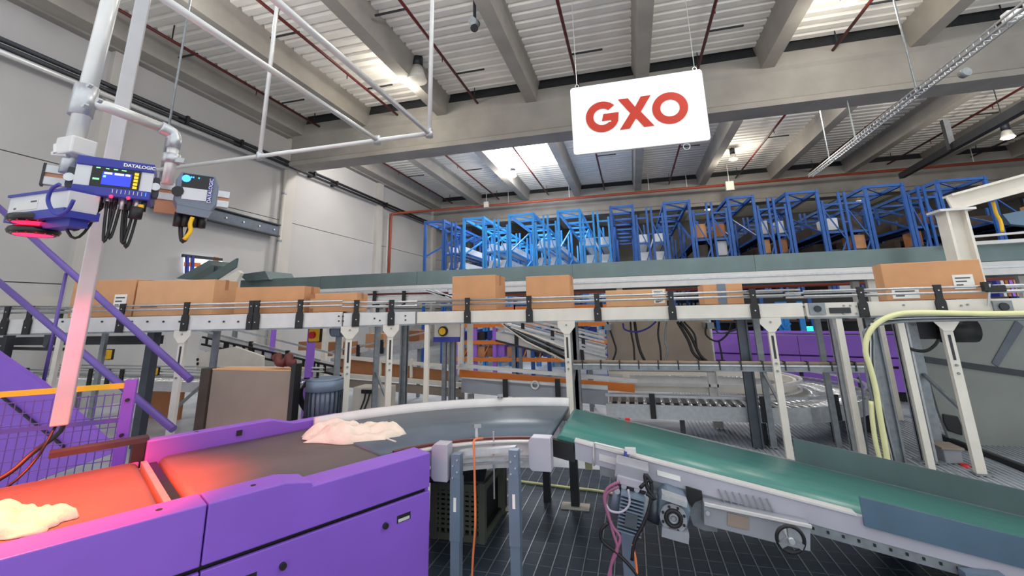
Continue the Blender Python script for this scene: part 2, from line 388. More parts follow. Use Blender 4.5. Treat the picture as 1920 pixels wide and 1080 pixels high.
for px, py, Y, s, lab in [(912, 384, 20.6, .3, 'small white junction box hanging on the red main at the left'), (1368, 349, 20.6, .42, 'cream square loudspeaker box hanging on the red main right of the sign')]:
    p = at(px, py, Y=Y); t = thing('hanging_box', lab, 'box', p)
    MB().cbox(p, s*.8, .2, s).build('body', 'cream_steel', t, bevel=.02)
    MB().cyl(p, (p.x, p.y, CEIL), .012, 6).build('hanger', 'white_pipe', t)

# ------------------------------------------------------------------ sign
def sign():
    x0, x1, z0, z1, y = -.75, 1.39, 4.20, 5.43, 7.0
    t = thing('hanging_sign', 'white rectangular sign with three bold orange letters hung from the roof', 'sign', (x0, y, z0))
    r = .05; pts = []
    for cx, cz, a in ((x1-r, z0+r, -90), (x1-r, z1-r, 0), (x0+r, z1-r, 90), (x0+r, z0+r, 180)):
        for k in range(5): w = math.radians(a+k*22.5); pts.append((cx+r*math.cos(w), y, cz+r*math.sin(w)))
    MB().prism(pts, (0, .05, 0)).build('panel', 'sign_white', t)
    zc = (z0+z1)/2+.005; R, r2, h = .275, .15, .27
    def annulus(cx, a0, a1, sx=1.0):
        n = 40; A = [math.radians(a0+(a1-a0)*i/n) for i in range(n+1)]
        o = [(cx+R*sx*math.cos(a), zc+R*math.sin(a)) for a in A]; i_ = [(cx+r2*sx*math.cos(a), zc+r2*math.sin(a)) for a in A]
        m = MB(); n += 1; yf, yb = y-.012, y
        vs = [(a, yf, b) for a, b in o]+[(a, yf, b) for a, b in i_]+[(a, yb, b) for a, b in o]+[(a, yb, b) for a, b in i_]
        fs = [(k, k+1, n+k+1, n+k) for k in range(n-1)]+[(k, k+1, 2*n+k+1, 2*n+k) for k in range(n-1)]+[(n+k, n+k+1, 3*n+k+1, 3*n+k) for k in range(n-1)]
        return m.add(vs, fs)
    gx, xx, ox = -.235, .305, .845
    sx = 1.0; pts = []
    for i in range(33): w = math.radians(42+(336-42)*i/32); pts.append((gx+R*sx*math.cos(w), zc+R*math.sin(w)))
    e = gx+R*sx
    pts += [(e-.005, zc+.045), (gx+.02, zc+.045), (gx-.01, zc-.075), (e-.135, zc-.075), (e-.135, zc-.115)]
    for i in range(25): w = math.radians(312+(46-312)*i/24); pts.append((gx+r2*sx*math.cos(w), zc+r2*math.sin(w)))
    MB().prism([(x, y-.012, z) for x, z in pts], (0, .012, 0)).build('letter_g', 'sign_orange', t)
    k = .09
    pts = [(-.285, -h), (-.12, -h), (0, -.1), (.12, -h), (.285, -h), (.088, 0.0), (.275, h), (.11, h), (0, .1), (-.11, h), (-.275, h), (-.088, 0.0)]
    MB().prism([(xx+x*.95, y-.012, zc+z) for x, z in pts], (0, .012, 0)).build('letter_x', 'sign_orange', t)
    annulus(ox, 0, 360).build('letter_o', 'sign_orange', t)
    for x in (x0+.12, x1-.1):
        MB().ring((x, y+.02, z1+.03), (0, 1, 0), .03, .008, 14, 6).build('eyelet', 'galv', t)
        MB().cyl((x, y+.02, z1+.05), (x, y+.02, CEIL), .006, 6).build('hanging_wire', 'galv', t)
    MB().ring((1.03, y+.02, z0-.06), (0, 1, 0), .05, .008, 14, 6).build('hook', 'galv', t)
sign()

# ------------------------------------------------------------------ white pipe gantry
def gantry():
    Y = 4.5
    pA, pB, pC_, pD = at(250, 321, Y=Y), at(487, 293, Y=Y), at(708, 263, Y=Y), at(805, 250, Y=Y)
    t = thing('pipe_gantry', 'white tube gantry hanging from the roof above the conveyors', 'gantry', pB)
    z = (pB.z+pC_.z+pD.z)/3; r = .028
    MB().cyl((pA.x, Y, z), (pD.x, Y, z), r, 12).build('cross_tube', 'white_pipe', t, True)
    for p in (pC_, pD): MB().cyl((p.x, Y, z), (p.x, 1.2, z), r, 12).build('long_tube', 'white_pipe', t, True)
    for p in (pB, pD): MB().cyl((p.x, Y, z), (p.x, Y, CEIL), r, 12).build('hanger_tube', 'white_pipe', t, True)
    for p in (pB, pC_, pD): MB().cyl((p.x, Y, z-.05), (p.x, Y, z+.05), .045, 12).build('tee_fitting', 'galv', t, True)
    MB().cyl((pB.x-1.75, Y+.02, z-.3), (pB.x-1.75, Y+.02, CEIL), .016, 8).build('thin_hanger', 'galv_dull', t, True)
gantry()

# ------------------------------------------------------------------ blue racks
AISLES = [(-6.9, -6.2), (-5.43, -4.72), (-3.79, -2.98), (-2.13, -1.42), (-.43, .25), (1.2, 1.92), (3.02, 3.7), (4.6, 5.36), (6.55, 7.43), (8.23, 9.28)]
RY0, RY1, RZ = 14., 23.5, 4.84
def racks():
    for i, (a, b) in enumerate(AISLES):
        light = 1 <= i <= 3; m = 'blue_pale_lit' if light else 'blue_rack'  # portals below the skylight get the brighter blue, daylight painted in
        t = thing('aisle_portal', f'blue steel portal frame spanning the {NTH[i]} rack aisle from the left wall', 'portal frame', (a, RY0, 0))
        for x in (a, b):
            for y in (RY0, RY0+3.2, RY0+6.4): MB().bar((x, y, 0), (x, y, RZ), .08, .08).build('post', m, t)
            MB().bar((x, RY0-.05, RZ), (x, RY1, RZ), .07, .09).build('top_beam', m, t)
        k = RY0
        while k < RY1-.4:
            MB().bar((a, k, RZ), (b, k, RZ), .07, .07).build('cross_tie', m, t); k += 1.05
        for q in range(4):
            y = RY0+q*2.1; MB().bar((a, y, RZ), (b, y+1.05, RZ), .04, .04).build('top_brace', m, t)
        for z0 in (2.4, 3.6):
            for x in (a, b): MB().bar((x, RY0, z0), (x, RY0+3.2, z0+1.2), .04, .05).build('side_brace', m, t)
    edges = [(AISLES[i][1], AISLES[i+1][0]) for i in range(9)]+[(9.28, 11.2), (11.2, 13.2)]
    for i, (a, b) in enumerate(edges):
        light = 1 <= i <= 3; m = 'blue_pale_lit' if light else 'blue_rack'  # same painted-in daylight for the racks below the skylight
        what = 'white shelf boards' if i < 5 else 'brown cartons'
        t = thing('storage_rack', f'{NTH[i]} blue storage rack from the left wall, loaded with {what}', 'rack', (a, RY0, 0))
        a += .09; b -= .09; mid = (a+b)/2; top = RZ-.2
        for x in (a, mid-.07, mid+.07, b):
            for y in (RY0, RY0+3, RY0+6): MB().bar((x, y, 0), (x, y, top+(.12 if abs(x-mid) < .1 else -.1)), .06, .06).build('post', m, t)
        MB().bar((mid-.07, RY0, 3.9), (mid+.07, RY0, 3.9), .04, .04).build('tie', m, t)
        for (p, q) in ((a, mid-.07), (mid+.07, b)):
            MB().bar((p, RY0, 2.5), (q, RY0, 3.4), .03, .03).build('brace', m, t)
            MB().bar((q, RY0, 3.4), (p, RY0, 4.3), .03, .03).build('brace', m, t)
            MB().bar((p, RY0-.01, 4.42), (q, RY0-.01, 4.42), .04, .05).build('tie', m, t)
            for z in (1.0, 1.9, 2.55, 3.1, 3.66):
                MB().box(p, RY0+.05, z, q, RY1, z+.05).build('shelf', 'shelf_white' if i < 5 else 'dark_steel', t)  # right-hand shelves coloured dark to put shade into those racks
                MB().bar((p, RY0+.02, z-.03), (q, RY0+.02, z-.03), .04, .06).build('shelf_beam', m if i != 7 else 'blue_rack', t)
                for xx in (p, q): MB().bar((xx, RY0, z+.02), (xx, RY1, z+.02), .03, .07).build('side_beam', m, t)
                if i >= 5: MB().box(p+.05, RY0+1.2, z+.06, q-.05, RY1-.4, z+.36).build('shade_row', 'wood_dark', t)  # dark rows added to deepen the shade inside the racks
                if i < 5:
                    MB().box(p+.03, RY0+.2, z+.06, q-.03, RY1-.4, z+.28).build('shelf_tray', 'shelf_white', t)
    # cartons on the right-hand racks
    k = 0
    for i in range(5, 11):
        a, b = edges[i]; a += .1; b -= .1; mid = (a+b)/2
        for (p, q, sd) in ((a, mid-.08, 'left'), (mid+.08, b, 'right')):
            for lv, z in enumerate((1.95, 2.6, 3.15, 3.71)):
                if random.random() < .35: continue
                w = q-p; h = .34+.1*random.random()
                MBc = MB().box(p+.04, RY0+.15, z, q-.04-random.random()*.1*w, RY0+.75, z+h)
                mt = random.choice(['cardboard', 'cardboard_dark', 'wood_dark', 'wood_dark', 'shelf_white'])  # extra dark tones put rack shade into the carton colours
                o = MBc.build('carton', mt); col = {'cardboard': 'brown', 'cardboard_dark': 'dark brown', 'wood_dark': 'blackish', 'shelf_white': 'white'}[mt]
                tag(o, f'{col} carton on the {sd} half of the {NTH[i]} blue rack, {["lowest seen", "second", "third", "top"][lv]} shelf', 'carton', 'cartons on the blue racks')
racks()
# ================================================================== PURPLE BELT MACHINE (front left)
PO = V3((-1.316, 2.815, 0)); PU = V3((.5, .866, 0)); PN = V3((-.866, .5, 0))  # foreground belts and scanner posts: coordinates scaled about the camera eye, results baked in
def pc(s, t, z): return PO+PU*s+PN*t+V3((0, 0, z))
def pbox(s0, t0, z0, s1, t1, z1):
    return MB().prism([pc(s0, t0, z0), pc(s1, t0, z0), pc(s1, t1, z0), pc(s0, t1, z0)], (0, 0, z1-z0))
def pprof(pts, t0, t1): return MB().prism([pc(s, t0, z) for s, z in pts], PN*(t1-t0))
def purple_machine():
    t = thing('purple_belt_machine', 'purple sheet-metal belt conveyor machine with dark belts in the left foreground', 'conveyor', pc(-1, .7, 0))
    S0 = -3.3; G, Rl, J = .841, .792, -1.196
    # near upper panels (split at the joint) and lower doors
    pprof([(S0, .595), (J-.003, .595), (J-.003, G), (S0, G)], 0, .183).build('side_rail', 'purple', t, bevel=.006)
    pprof([(J+.003, .595), (0, .595), (0, Rl), (-.732, Rl), (-.739, Rl+.02), (-.867, G), (J+.003, G)], 0, .183).build('side_rail', 'purple', t, bevel=.006)
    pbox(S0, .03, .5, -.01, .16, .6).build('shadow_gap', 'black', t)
    for a, b in ((S0, J-.003), (J+.003, 0)):
        d = pbox(a, -.004, .02, b, .02, .575).build('access_door', 'purple', t, bevel=.004)
        if b == 0:
            knobs, slot = [(-.305, .479), (-.852, .478)], (-.229, -.138, .464, .503)
        else: knobs, slot = [(b-.35, .479)], (b-.2, b-.1, .464, .503)
        for s, z in knobs:
            MB().cyl(pc(s, -.02, z), pc(s, 0, z), .016, 12).build('lock_knob', 'black', d, True)
        if b == 0:
            MB().prism([pc(s, -.0055, z) for s, z in ((-1.06, .455), (-.965, .455), (-.965, .495), (-1.06, .495))], PN*.004).build('slot', 'black', d)
            MB().prism([pc(s, -.0075, z) for s, z in ((-1.05, .459), (-.975, .459), (-.975, .474), (-1.05, .474))], PN*.004).build('slot_plate', 'alu_white', d)
        MB().prism([pc(slot[0], -.0055, slot[2]), pc(slot[1], -.0055, slot[2]), pc(slot[1], -.0055, slot[3]), pc(slot[0], -.0055, slot[3])], PN*.004).build('slot', 'black', d)
        MB().prism([pc(slot[0]+.008, -.0075, slot[2]+.004), pc(slot[1]-.008, -.0075, slot[2]+.004), pc(slot[1]-.008, -.0075, slot[2]+.02), pc(slot[0]+.008, -.0075, slot[2]+.02)], PN*.004).build('slot_plate', 'alu_white', d)
    pbox(-.02, .02, .02, 0, 1.4, .59).build('end_panel', 'purple', t)
    pbox(S0, 1.4, .02, -.2, 1.43, .6).build('rear_panel', 'purple', t)
    # far rail
    pprof([(-1.27, .55), (0.02, .55), (.02, .832), (-.36, .832), (-.52, .881), (-1.27, .881)], 1.354, 1.45).build('side_rail', 'purple', t, bevel=.006)
    pprof([(S0, .55), (-1.3, .55), (-1.3, .76), (S0, .76)], 1.354, 1.4).build('low_side_rail', 'purple', t)
    for s, tt, z in ((-1.36, .09, G), (-.99, .09, G), (-1.0, 1.4, .881)):
        MB().cyl(pc(s, tt, z-.004), pc(s, tt, z+.0015), .013, 12).build('bolt', 'black', t, True)
    pbox(-.76, 1.343, .815, -.725, 1.356, .85).build('sensor_window', 'black', t)
    # belts
    def belt(s0, s1, name):
        z, r = .772, .05; pr = []
        for k in range(7): a = math.pi/2+math.pi*k/6; pr.append((s0+r+r*math.cos(a), z-r+r*math.sin(a)))
        for k in range(7): a = -math.pi/2+math.pi*k/6; pr.append((s1-r+r*math.cos(a), z-r+r*math.sin(a)))
        return pprof(pr, .188, 1.345).build(name, 'belt_brown', t, True)
    belt(S0, -1.30, 'near_belt'); belt(-1.20, -.02, 'far_belt')
    pprof([(-1.292, .70), (-1.262, .70), (-1.262, .768), (-1.292, .768)], .188, 1.345).build('transfer_bar', 'galv', t)
    pprof([(-1.25, .70), (-1.21, .70), (-1.21, .75), (-1.25, .75)], .188, 1.345).build('transfer_plate', 'black_gloss', t)
    MB().bar(pc(-.012, .4, .781), pc(-.012, .9, .781), .012, .02).build('end_strip', 'alu_white', t)
    # dark bracket on the far rail
    MB().bar(pc(-1.72, 1.44, .885), pc(-1.26, 1.44, .885), .1, .03).build('mounting_arm', 'dark_steel', t)
    pbox(-1.34, 1.39, .72, -1.275, 1.47, .87).build('arm_bracket', 'black', t)
purple_machine()

def pillow(name, label, s, tt, ls, lt, h, rot, seed):
    """a loose polybag: lumpy flattened parcel lying on the belt"""
    rn = random.Random(seed); nx, ny = 26, 18; c = pc(s, tt, .774); ca, sa = math.cos(rot), math.sin(rot); vs = []; fs = []
    ph = [rn.random()*6 for _ in range(8)]
    for side in (1, 0):
        for j in range(ny+1):
            for i in range(nx+1):
                a, b = i/nx*2-1, j/ny*2-1; edge = max(0, (1-abs(a)**3.2)*(1-abs(b)**2.6))**.6
                w = 1+.09*math.sin(5*a+ph[0])+.06*math.sin(9*b+ph[1]); l = 1+.07*math.sin(6*b+ph[2])+.05*math.sin(11*b+ph[5])
                x, y = a*math.sqrt(1-.42*b*b)*ls/2*l, b*math.sqrt(1-.42*a*a)*lt/2*w
                lum = .62+.2*math.sin(4.2*a+2*b+ph[3])+.16*math.sin(7*b-5*a+ph[4])+.1*math.sin(15*a+8*b+ph[6])+.08*math.sin(19*b-9*a+ph[7])
                z = (h*edge*lum+.004) if side else 0
                vs.append(c+PU*(x*ca-y*sa)+PN*(x*sa+y*ca)+V3((0, 0, z)))
    n = (nx+1)*(ny+1)
    for q in (0, n):
        for j in range(ny):
            for i in range(nx):
                k = q+j*(nx+1)+i; fs.append((k, k+1, k+nx+2, k+nx+1))
    rim = [i for i in range(nx+1)]+[j*(nx+1)+nx for j in range(1, ny+1)]+[ny*(nx+1)+i for i in range(nx-1, -1, -1)]+[j*(nx+1) for j in range(ny-1, 0, -1)]
    for k in range(len(rim)): a, b = rim[k], rim[(k+1) % len(rim)]; fs.append((a, b, b+n, a+n))
    o = MB().add(vs, fs).build(name, 'polybag', None, True)
    return tag(o, label, 'parcel')
b1 = at(664, 814, Z=.79); d1 = b1-PO
pillow('polybag_parcel', 'crumpled cream plastic parcel crossing from the brown belt to the curved belt', d1.dot(PU), d1.dot(PN), .74, .38, .12, math.radians(-47), 3)
b2 = at(8, 975, Z=.80); d2 = b2-PO
pillow('polybag_parcel', 'crumpled pale parcel in the red light at the left edge of the near belt', d2.dot(PU), d2.dot(PN), .5, .3, .09, math.radians(-40), 11)

# ================================================================== CURVED DARK BELT
CC = V3((-.647, 2.184, 0)); RI, RO = 1.10, 2.19; A0, A1 = math.radians(150), math.radians(90)
def cv(a, r, z): return CC+V3((math.cos(a)*r, math.sin(a)*r, z))
def curve_belt():
    t = thing('curved_belt_conveyor', 'curved dark grey belt conveyor with white outer rim between the purple machine and green belt', 'conveyor', CC+V3((-.4, 1.6, 0)))
    N = 30; P = [A0+(A1-A0)*i/N for i in range(N+1)]
    MB().sweep(lambda a: [cv(a, RI+.03, .75), cv(a, RO-.02, .75), cv(a, RO-.02, .785), cv(a, RI+.03, .785)], P).build('belt', 'belt_dark', t, True)
    MB().sweep(lambda a: [cv(a, RO-.02, .66), cv(a, RO+.05, .66), cv(a, RO+.05, .85), cv(a, RO+.0, .85), cv(a, RO+.0, .79)], P).build('outer_rim', 'alu_white', t, True)
    MB().sweep(lambda a: [cv(a, RI-.02, .6), cv(a, RI+.0, .6), cv(a, RI+.0, .775), cv(a, RI-.05, .775), cv(a, RI-.05, .765), cv(a, RI-.02, .765)], P[3:-2]).build('inner_side_plate', 'alu_white', t)
    MB().sweep(lambda a: [cv(a, RI+.0, .776), cv(a, RI+.03, .776), cv(a, RI+.03, .789), cv(a, RI, .789)], P[2:-2]).build('edge_strip', 'red_pipe', t)
    MB().sweep(lambda a: [cv(a, RI-.06, .655), cv(a, RI-.03, .655), cv(a, RI-.03, .675), cv(a, RI-.06, .675)], P[5:-3]).build('cable_rail', 'galv', t)
    # clips on rims
    for a, r in ((math.radians(107), RO+.02), (math.radians(116), RI-.0)):
        MB().bar(cv(a, r, .8), cv(a, r, .87), .02, .02).build('sensor_post', 'galv', t)
        MB().bar(cv(a, r-.04, .88), cv(a, r+.05, .86), .05, .025).build('sensor_head', 'galv_dull', t)
    MB().cyl(cv(math.radians(110), RI-.04, .84), cv(math.radians(110), RI-.04, .42), .006, 6).build('sensor_rod', 'galv', t)
    # end covers
    for (px0, py0, px1, py1, yy, nm) in ((809, 832, 838, 905, 2.93, 'end_cover'), (990, 820, 1034, 886, 3.08, 'end_cover')):
        a, b = at(px0, py0, Y=yy), at(px1, py1, Y=yy); dx = b.x-a.x; h = a.z-b.z
        MB().prism([(a.x, yy, a.z-.02), (a.x+.02, yy, a.z), (b.x, yy, a.z), (b.x, yy, b.z), (a.x+.02, yy, b.z), (a.x, yy, b.z+.02)], (0, .09, 0)).build(nm, 'lilac_paint', t, bevel=.004)
    # splice plates and supports
    for (px, pt, pb, yy, m) in ((857, 850, 1120, 2.98, 'blue_grey'), (964, 842, 1120, 3.0, 'blue_grey')):
        a = at(px, pt, Y=yy); leg = MB().box(a.x-.03, yy-.03, 0, a.x+.03, yy+.03, a.z).build('leg', m, t)
        MB().box(a.x-.034, yy-.034, .25, a.x+.034, yy+.034, a.z-.14).build('leg_sleeve', m, leg)
        MB().box(a.x-.009, yy-.037, a.z-.33, a.x+.009, yy-.033, a.z-.25).build('sticker', 'paper', leg)
        for k in range(4): MB().cyl((a.x+(-.015 if k % 2 else .015), yy-.04, a.z-.03-k*.035), (a.x+(-.015 if k % 2 else .015), yy-.03, a.z-.03-k*.035), .006, 6).build('bolt', 'galv', leg)
    q = at(857, 850, Y=2.98); q2 = at(964, 842, Y=3.0)
    MB().bar(q+V3((0, .05, -.01)), q2+V3((0, .05, -.01)), .05, .03).build('cross_member', 'galv', t)
    MB().bar(q+V3((0, .03, -.08)), q2+V3((0, .03, -.08)), .015, .015).build('cross_rod', 'galv_dull', t)
    f = at(943, 955, Z=0); MB().box(f.x-.03, f.y-.03, 0, f.x+.03, f.y+.03, .74).build('leg', 'dark_steel', t)
    MB().box(f.x-.12, f.y-.03, 0, f.x+.1, f.y+.03, .02).build('foot', 'cream_steel', t)
    for a in (math.radians(138), math.radians(96)):
        p = cv(a, RO-.05, 0); MB().box(p.x-.03, p.y-.03, 0, p.x+.03, p.y+.03, .7).build('leg', 'dark_steel', t)
    # orange and grey bolt rows on splice plates
    for yy, pxs in ((3.05, (968, 978)),):
        for px in pxs:
            for py in (845, 868): p = at(px, py, Y=yy); MB().cyl(p-V3((0, .02, 0)), p, .01, 8).build('bolt', 'galv', t)
curve_belt()

# ================================================================== GREEN BELT
GX0, GY0, GY1 = -.60, 3.343, 4.221
def gz(x): return .796-.195*(x+.617)
GD = V3((1, 0, -.195)).normalized()
def gstrip(x0, x1, y0, y1, o0, o1): 
    return MB().prism([(x0, y0, gz(x0)+o0), (x1, y0, gz(x1)+o0), (x1, y0, gz(x1)+o1), (x0, y0, gz(x0)+o1)], (0, y1-y0, 0))
def green_belt():
    XE = 3.6
    t = thing('green_belt_conveyor', 'sloping green belt conveyor with grey side guards descending to the right', 'conveyor', (.8, 3.7, 0))
    n = 6; r = .04; prof = [(GX0+r+r*math.cos(math.pi/2+math.pi*k/n), gz(GX0)-r+r*math.sin(math.pi/2+math.pi*k/n)) for k in range(n+1)]
    prof = [(XE, gz(XE)-2*r)]+[(XE, gz(XE))]+prof
    MB().prism([(x, GY0, z) for x, z in prof], (0, GY1-GY0, 0)).build('belt', 'belt_green', t, True)
    gstrip(-.46, XE, GY0-.05, GY0-.005, -.105, .005).build('side_frame', 'lilac_paint', t)
    gstrip(-.46, 1.16, GY0-.06, GY0+.012, .005, .016).build('frame_lip', 'alu_white', t)
    gstrip(-.5, XE, GY1+.005, GY1+.05, -.105, .005).build('side_frame', 'galv_dull', t)
    gstrip(-.3, XE, GY0-.045, GY0-.035, -.16, -.1).build('slotted_rail', 'galv_dull', t)
    h = gstrip(0, .012, GY0-.05, GY0-.044, -.135, -.12).build('slot_hole', 'black', t)
    for i in range(48):
        x = -.2+i*.075; copy(h, (x, GY0-.0475, gz(x)-.1275), t)
    gstrip(-.63, -.47, GY0-.04, GY0+.0, -.13, -.02).build('nose_block', 'black', t)
    a, b = at(1607, 924, Y=GY0-.04), at(1920, 997, Y=GY0-.04)
    g1 = gstrip(a.x, XE, GY0-.07, GY0-.052, -.035, .115).build('near_guard_plate', 'guard_blue', t)
    c = at(1487, 828, Y=GY1+.02)
    gstrip(c.x, XE, GY1+.012, GY1+.03, .0, .175).build('far_guard_plate', 'guard_grey', t)
    gstrip(-.3, -.1, GY0-.054, GY0-.05, -.07, -.03).build('rating_plate', 'alu_white', t)
    s = at(1253, 883, Y=GY0-.054); gstrip(s.x-.07, s.x+.07, GY0-.056, GY0-.052, -.065, -.035).build('sticker', 'paper', t)
    # wire bow with photo cell above the near frame
    p0, p1 = at(1113, 855, Y=GY0-.06), at(1114, 830, Y=GY0-.06); p2, p3 = at(1180, 846, Y=GY0-.06), at(1180, 868, Y=GY0-.06)
    MB().tube([p0-V3((0, 0, .06)), p0, p1, p1+(p2-p1)*.04, p2, p3], .007, 8).build('sensor_bow', 'alu_white', t, True)
    MB().cbox(at(1182, 845, Y=GY0-.07), .07, .03, .035).build('sensor_block', 'alu_white', t)
    MB().cyl(at(1173, 846, Y=GY0-.08), at(1173, 868, Y=GY0-.08), .011, 8).build('sensor_plug', 'scanner_blue', t, True)
    MB().cyl(at(1173, 862, Y=GY0-.08), at(1174, 880, Y=GY0-.08), .008, 8).build('sensor_plug', 'orange_cable', t, True)
    q = at(1177, 790, Y=GY1+.05); MB().cbox(q, .04, .04, .05).build('far_sensor', 'red', t); MB().cyl(q, q-V3((0, 0, .2)), .008, 6).build('far_sensor_post', 'galv', t)
    # legs
    f = at(1080, 950, Z=0)
    for y in (f.y-.02,):
        lg = MB().box(f.x-.035, y-.03, 0.02, f.x+.035, y+.03, gz(f.x)-.1).build('leg', 'dark_steel', t)
        MB().box(f.x-.12, y-.05, 0, f.x+.12, y+.05, .02).build('foot', 'cream_steel', lg)
    MB().box(f.x+.1, f.y-.02, .3, f.x+.16, f.y+.02, .62).build('leg_tag', 'yellow_cable', t)
    p = at(1828, 1040, Y=GY0-.06)
    for y in (GY0-.085, GY1): MB().box(p.x-.09, y-.03, 0, p.x+.09, y+.03, gz(p.x)-.1).build('leg', 'blue_grey', t)
    p = at(1172, 985, Y=3.3)
    MB().box(p.x-.03, 3.3, 0, p.x+.05, 3.36, .5).build('leg', 'blue_grey', t)
green_belt()
def motor_unit():
    Y = 3.12
    def A(x, y, dy=0.): return at(x, y, Y=Y+dy)
    c = A(1183, 952); t = thing('gear_motor', 'finned grey gear motor hanging under the green belt', 'motor', c)
    w = (A(1205, 950)-A(1162, 950)).length; h = (A(1183, 915)-A(1183, 988)).length
    ax = GD; up = V3((.195, 0, 1)).normalized()
    MB().cbox(c+V3((0, .1, 0)), w*.96, .2, h*.9, ax, (0, 1, 0), up).build('motor_body', 'dark_steel', t)
    for k in range(11):
        MB().cbox(c+up*(h*(.46-k*.09)), w, .24, h*.035, ax, (0, 1, 0), up).build('cooling_fin', 'blue_grey', t)
    MB().cbox(c-V3((0, .125, .02)), w*.5, .012, h*.35, ax, (0, 1, 0), up).build('rating_plate', 'steel_channel', t)
    MB().cyl(c-ax*(w*.85)+V3((0, .1, -.0)), c-ax*w*.45+V3((0, .1, 0)), h*.4, 18, h*.46).build('fan_cover', 'blue_grey', t, True)
    MB().cyl(c+ax*(w*.45)+V3((0, .1, 0)), c+ax*(w*.75)+V3((0, .1, 0)), h*.48, 18, h*.42).build('flange', 'grey_paint', t, True)
    MB().cyl(c+ax*(w*.75)+V3((0, .1, 0)), c+ax*(w*1.25)+V3((0, .1, 0)), h*.36, 18, h*.4).build('coupling', 'steel_channel', t, True)
    # terminal box with glands
    tb = A(1178, 885)
    MB().cbox(tb+V3((.02, .05, -.0)), .2, .16, .09, ax, (0, 1, 0), up).build('terminal_box', 'grey_paint', t, bevel=.008)
    MB().cbox(A(1186, 902)+V3((0, .02, 0)), .19, .12, .05, ax, (0, 1, 0), up).build('terminal_lid', 'lilac_paint', t, bevel=.006)
    for i in range(5):
        for j in range(2):
            p = A(1158+i*12, 906+j*12+i*3); MB().cyl(p-V3((0, .03, 0)), p+V3((0, .03, 0)), .017, 10).build('cable_gland', 'galv' if (i+j) % 2 else 'black', t, True)
    # gearbox with hollow shaft
    g = A(1262, 968); R = (A(1262, 968)-A(1287, 968)).length
    gb = MB()
    pts = [A(x, y) for x, y in ((1236, 935), (1252, 925), (1288, 940), (1296, 960), (1290, 985), (1288, 1003), (1242, 992), (1234, 965))]
    gb.prism(pts, (0, .22, 0)).build('gearbox', 'blue_grey', t, bevel=.015)
    MB().cyl(g-V3((0, .03, 0)), g, R, 24).build('gearbox_flange', 'grey_paint', t, True)
    MB().ring(g-V3((0, .03, 0)), (0, 1, 0), R*.55, R*.16, 24, 8).build('shaft_seal', 'black', t, True)
    MB().ring(g-V3((0, .035, 0)), (0, 1, 0), R*.28, R*.1, 20, 8).build('hollow_shaft', 'galv_dull', t, True)
    for k in range(8):
        a = k*math.pi/4+.3; p = g+V3((math.cos(a)*R*.84, -.03, math.sin(a)*R*.84)); MB().cyl(p, p-V3((0, .008, 0)), .008, 6).build('flange_bolt', 'black', t)
    MB().bar(A(1240, 990), A(1290, 1004), .1, .05).build('gearbox_base', 'grey_paint', t)
    MB().bar(A(1240, 926, -.01), A(1287, 942, -.01), .08, .03).build('gearbox_lid', 'galv', t)
    # cables
    for nm, m, r, pts in (('looped_cable', 'pink_cable', .009, [(1162, 903), (1140, 915), (1133, 935), (1140, 960), (1150, 1000), (1158, 1030), (1146, 1060), (1145, 1085)]),
                          ('looped_cable', 'pink_cable', .009, [(1160, 912), (1138, 925), (1136, 950), (1148, 985), (1163, 1010), (1150, 1045), (1140, 1085)]),
                          ('looped_cable', 'lilac_paint', .007, [(1178, 918), (1180, 945), (1165, 960), (1145, 958), (1136, 945)]),
                          ('looped_cable', 'black', .011, [(1200, 915), (1218, 900), (1222, 925), (1215, 960), (1205, 985), (1190, 1015), (1185, 1050)]),
                          ('looped_cable', 'black', .010, [(1140, 980), (1127, 995), (1130, 1015), (1155, 1035), (1180, 1060), (1200, 1085)]),
                          ('looped_cable', 'orange_cable', .007, [(1186, 1020), (1192, 1050), (1195, 1085)]),
                          ('looped_cable', 'black', .012, [(1222, 905), (1210, 890), (1214, 915), (1228, 935), (1212, 925)])):
        MB().tube(spline([A(x, y, -.12) for x, y in pts]), r, 8).build(nm, m, t, True)
    # mounting plate with ragged opening
    MB().prism([at(x, y, Y=3.30) for x, y in ((1215, 893), (1290, 915), (1288, 950), (1300, 985), (1320, 995), (1345, 998), (1345, 930), (1225, 895))], (0, .01, 0)).build('mounting_plate', 'galv_dull', t)
    MB().prism([at(x, y, Y=3.27) for x, y in ((1286, 913), (1316, 922), (1318, 936), (1303, 942), (1297, 952), (1290, 940))], (0, .02, 0)).build('dark_opening', 'black', t)
motor_unit()
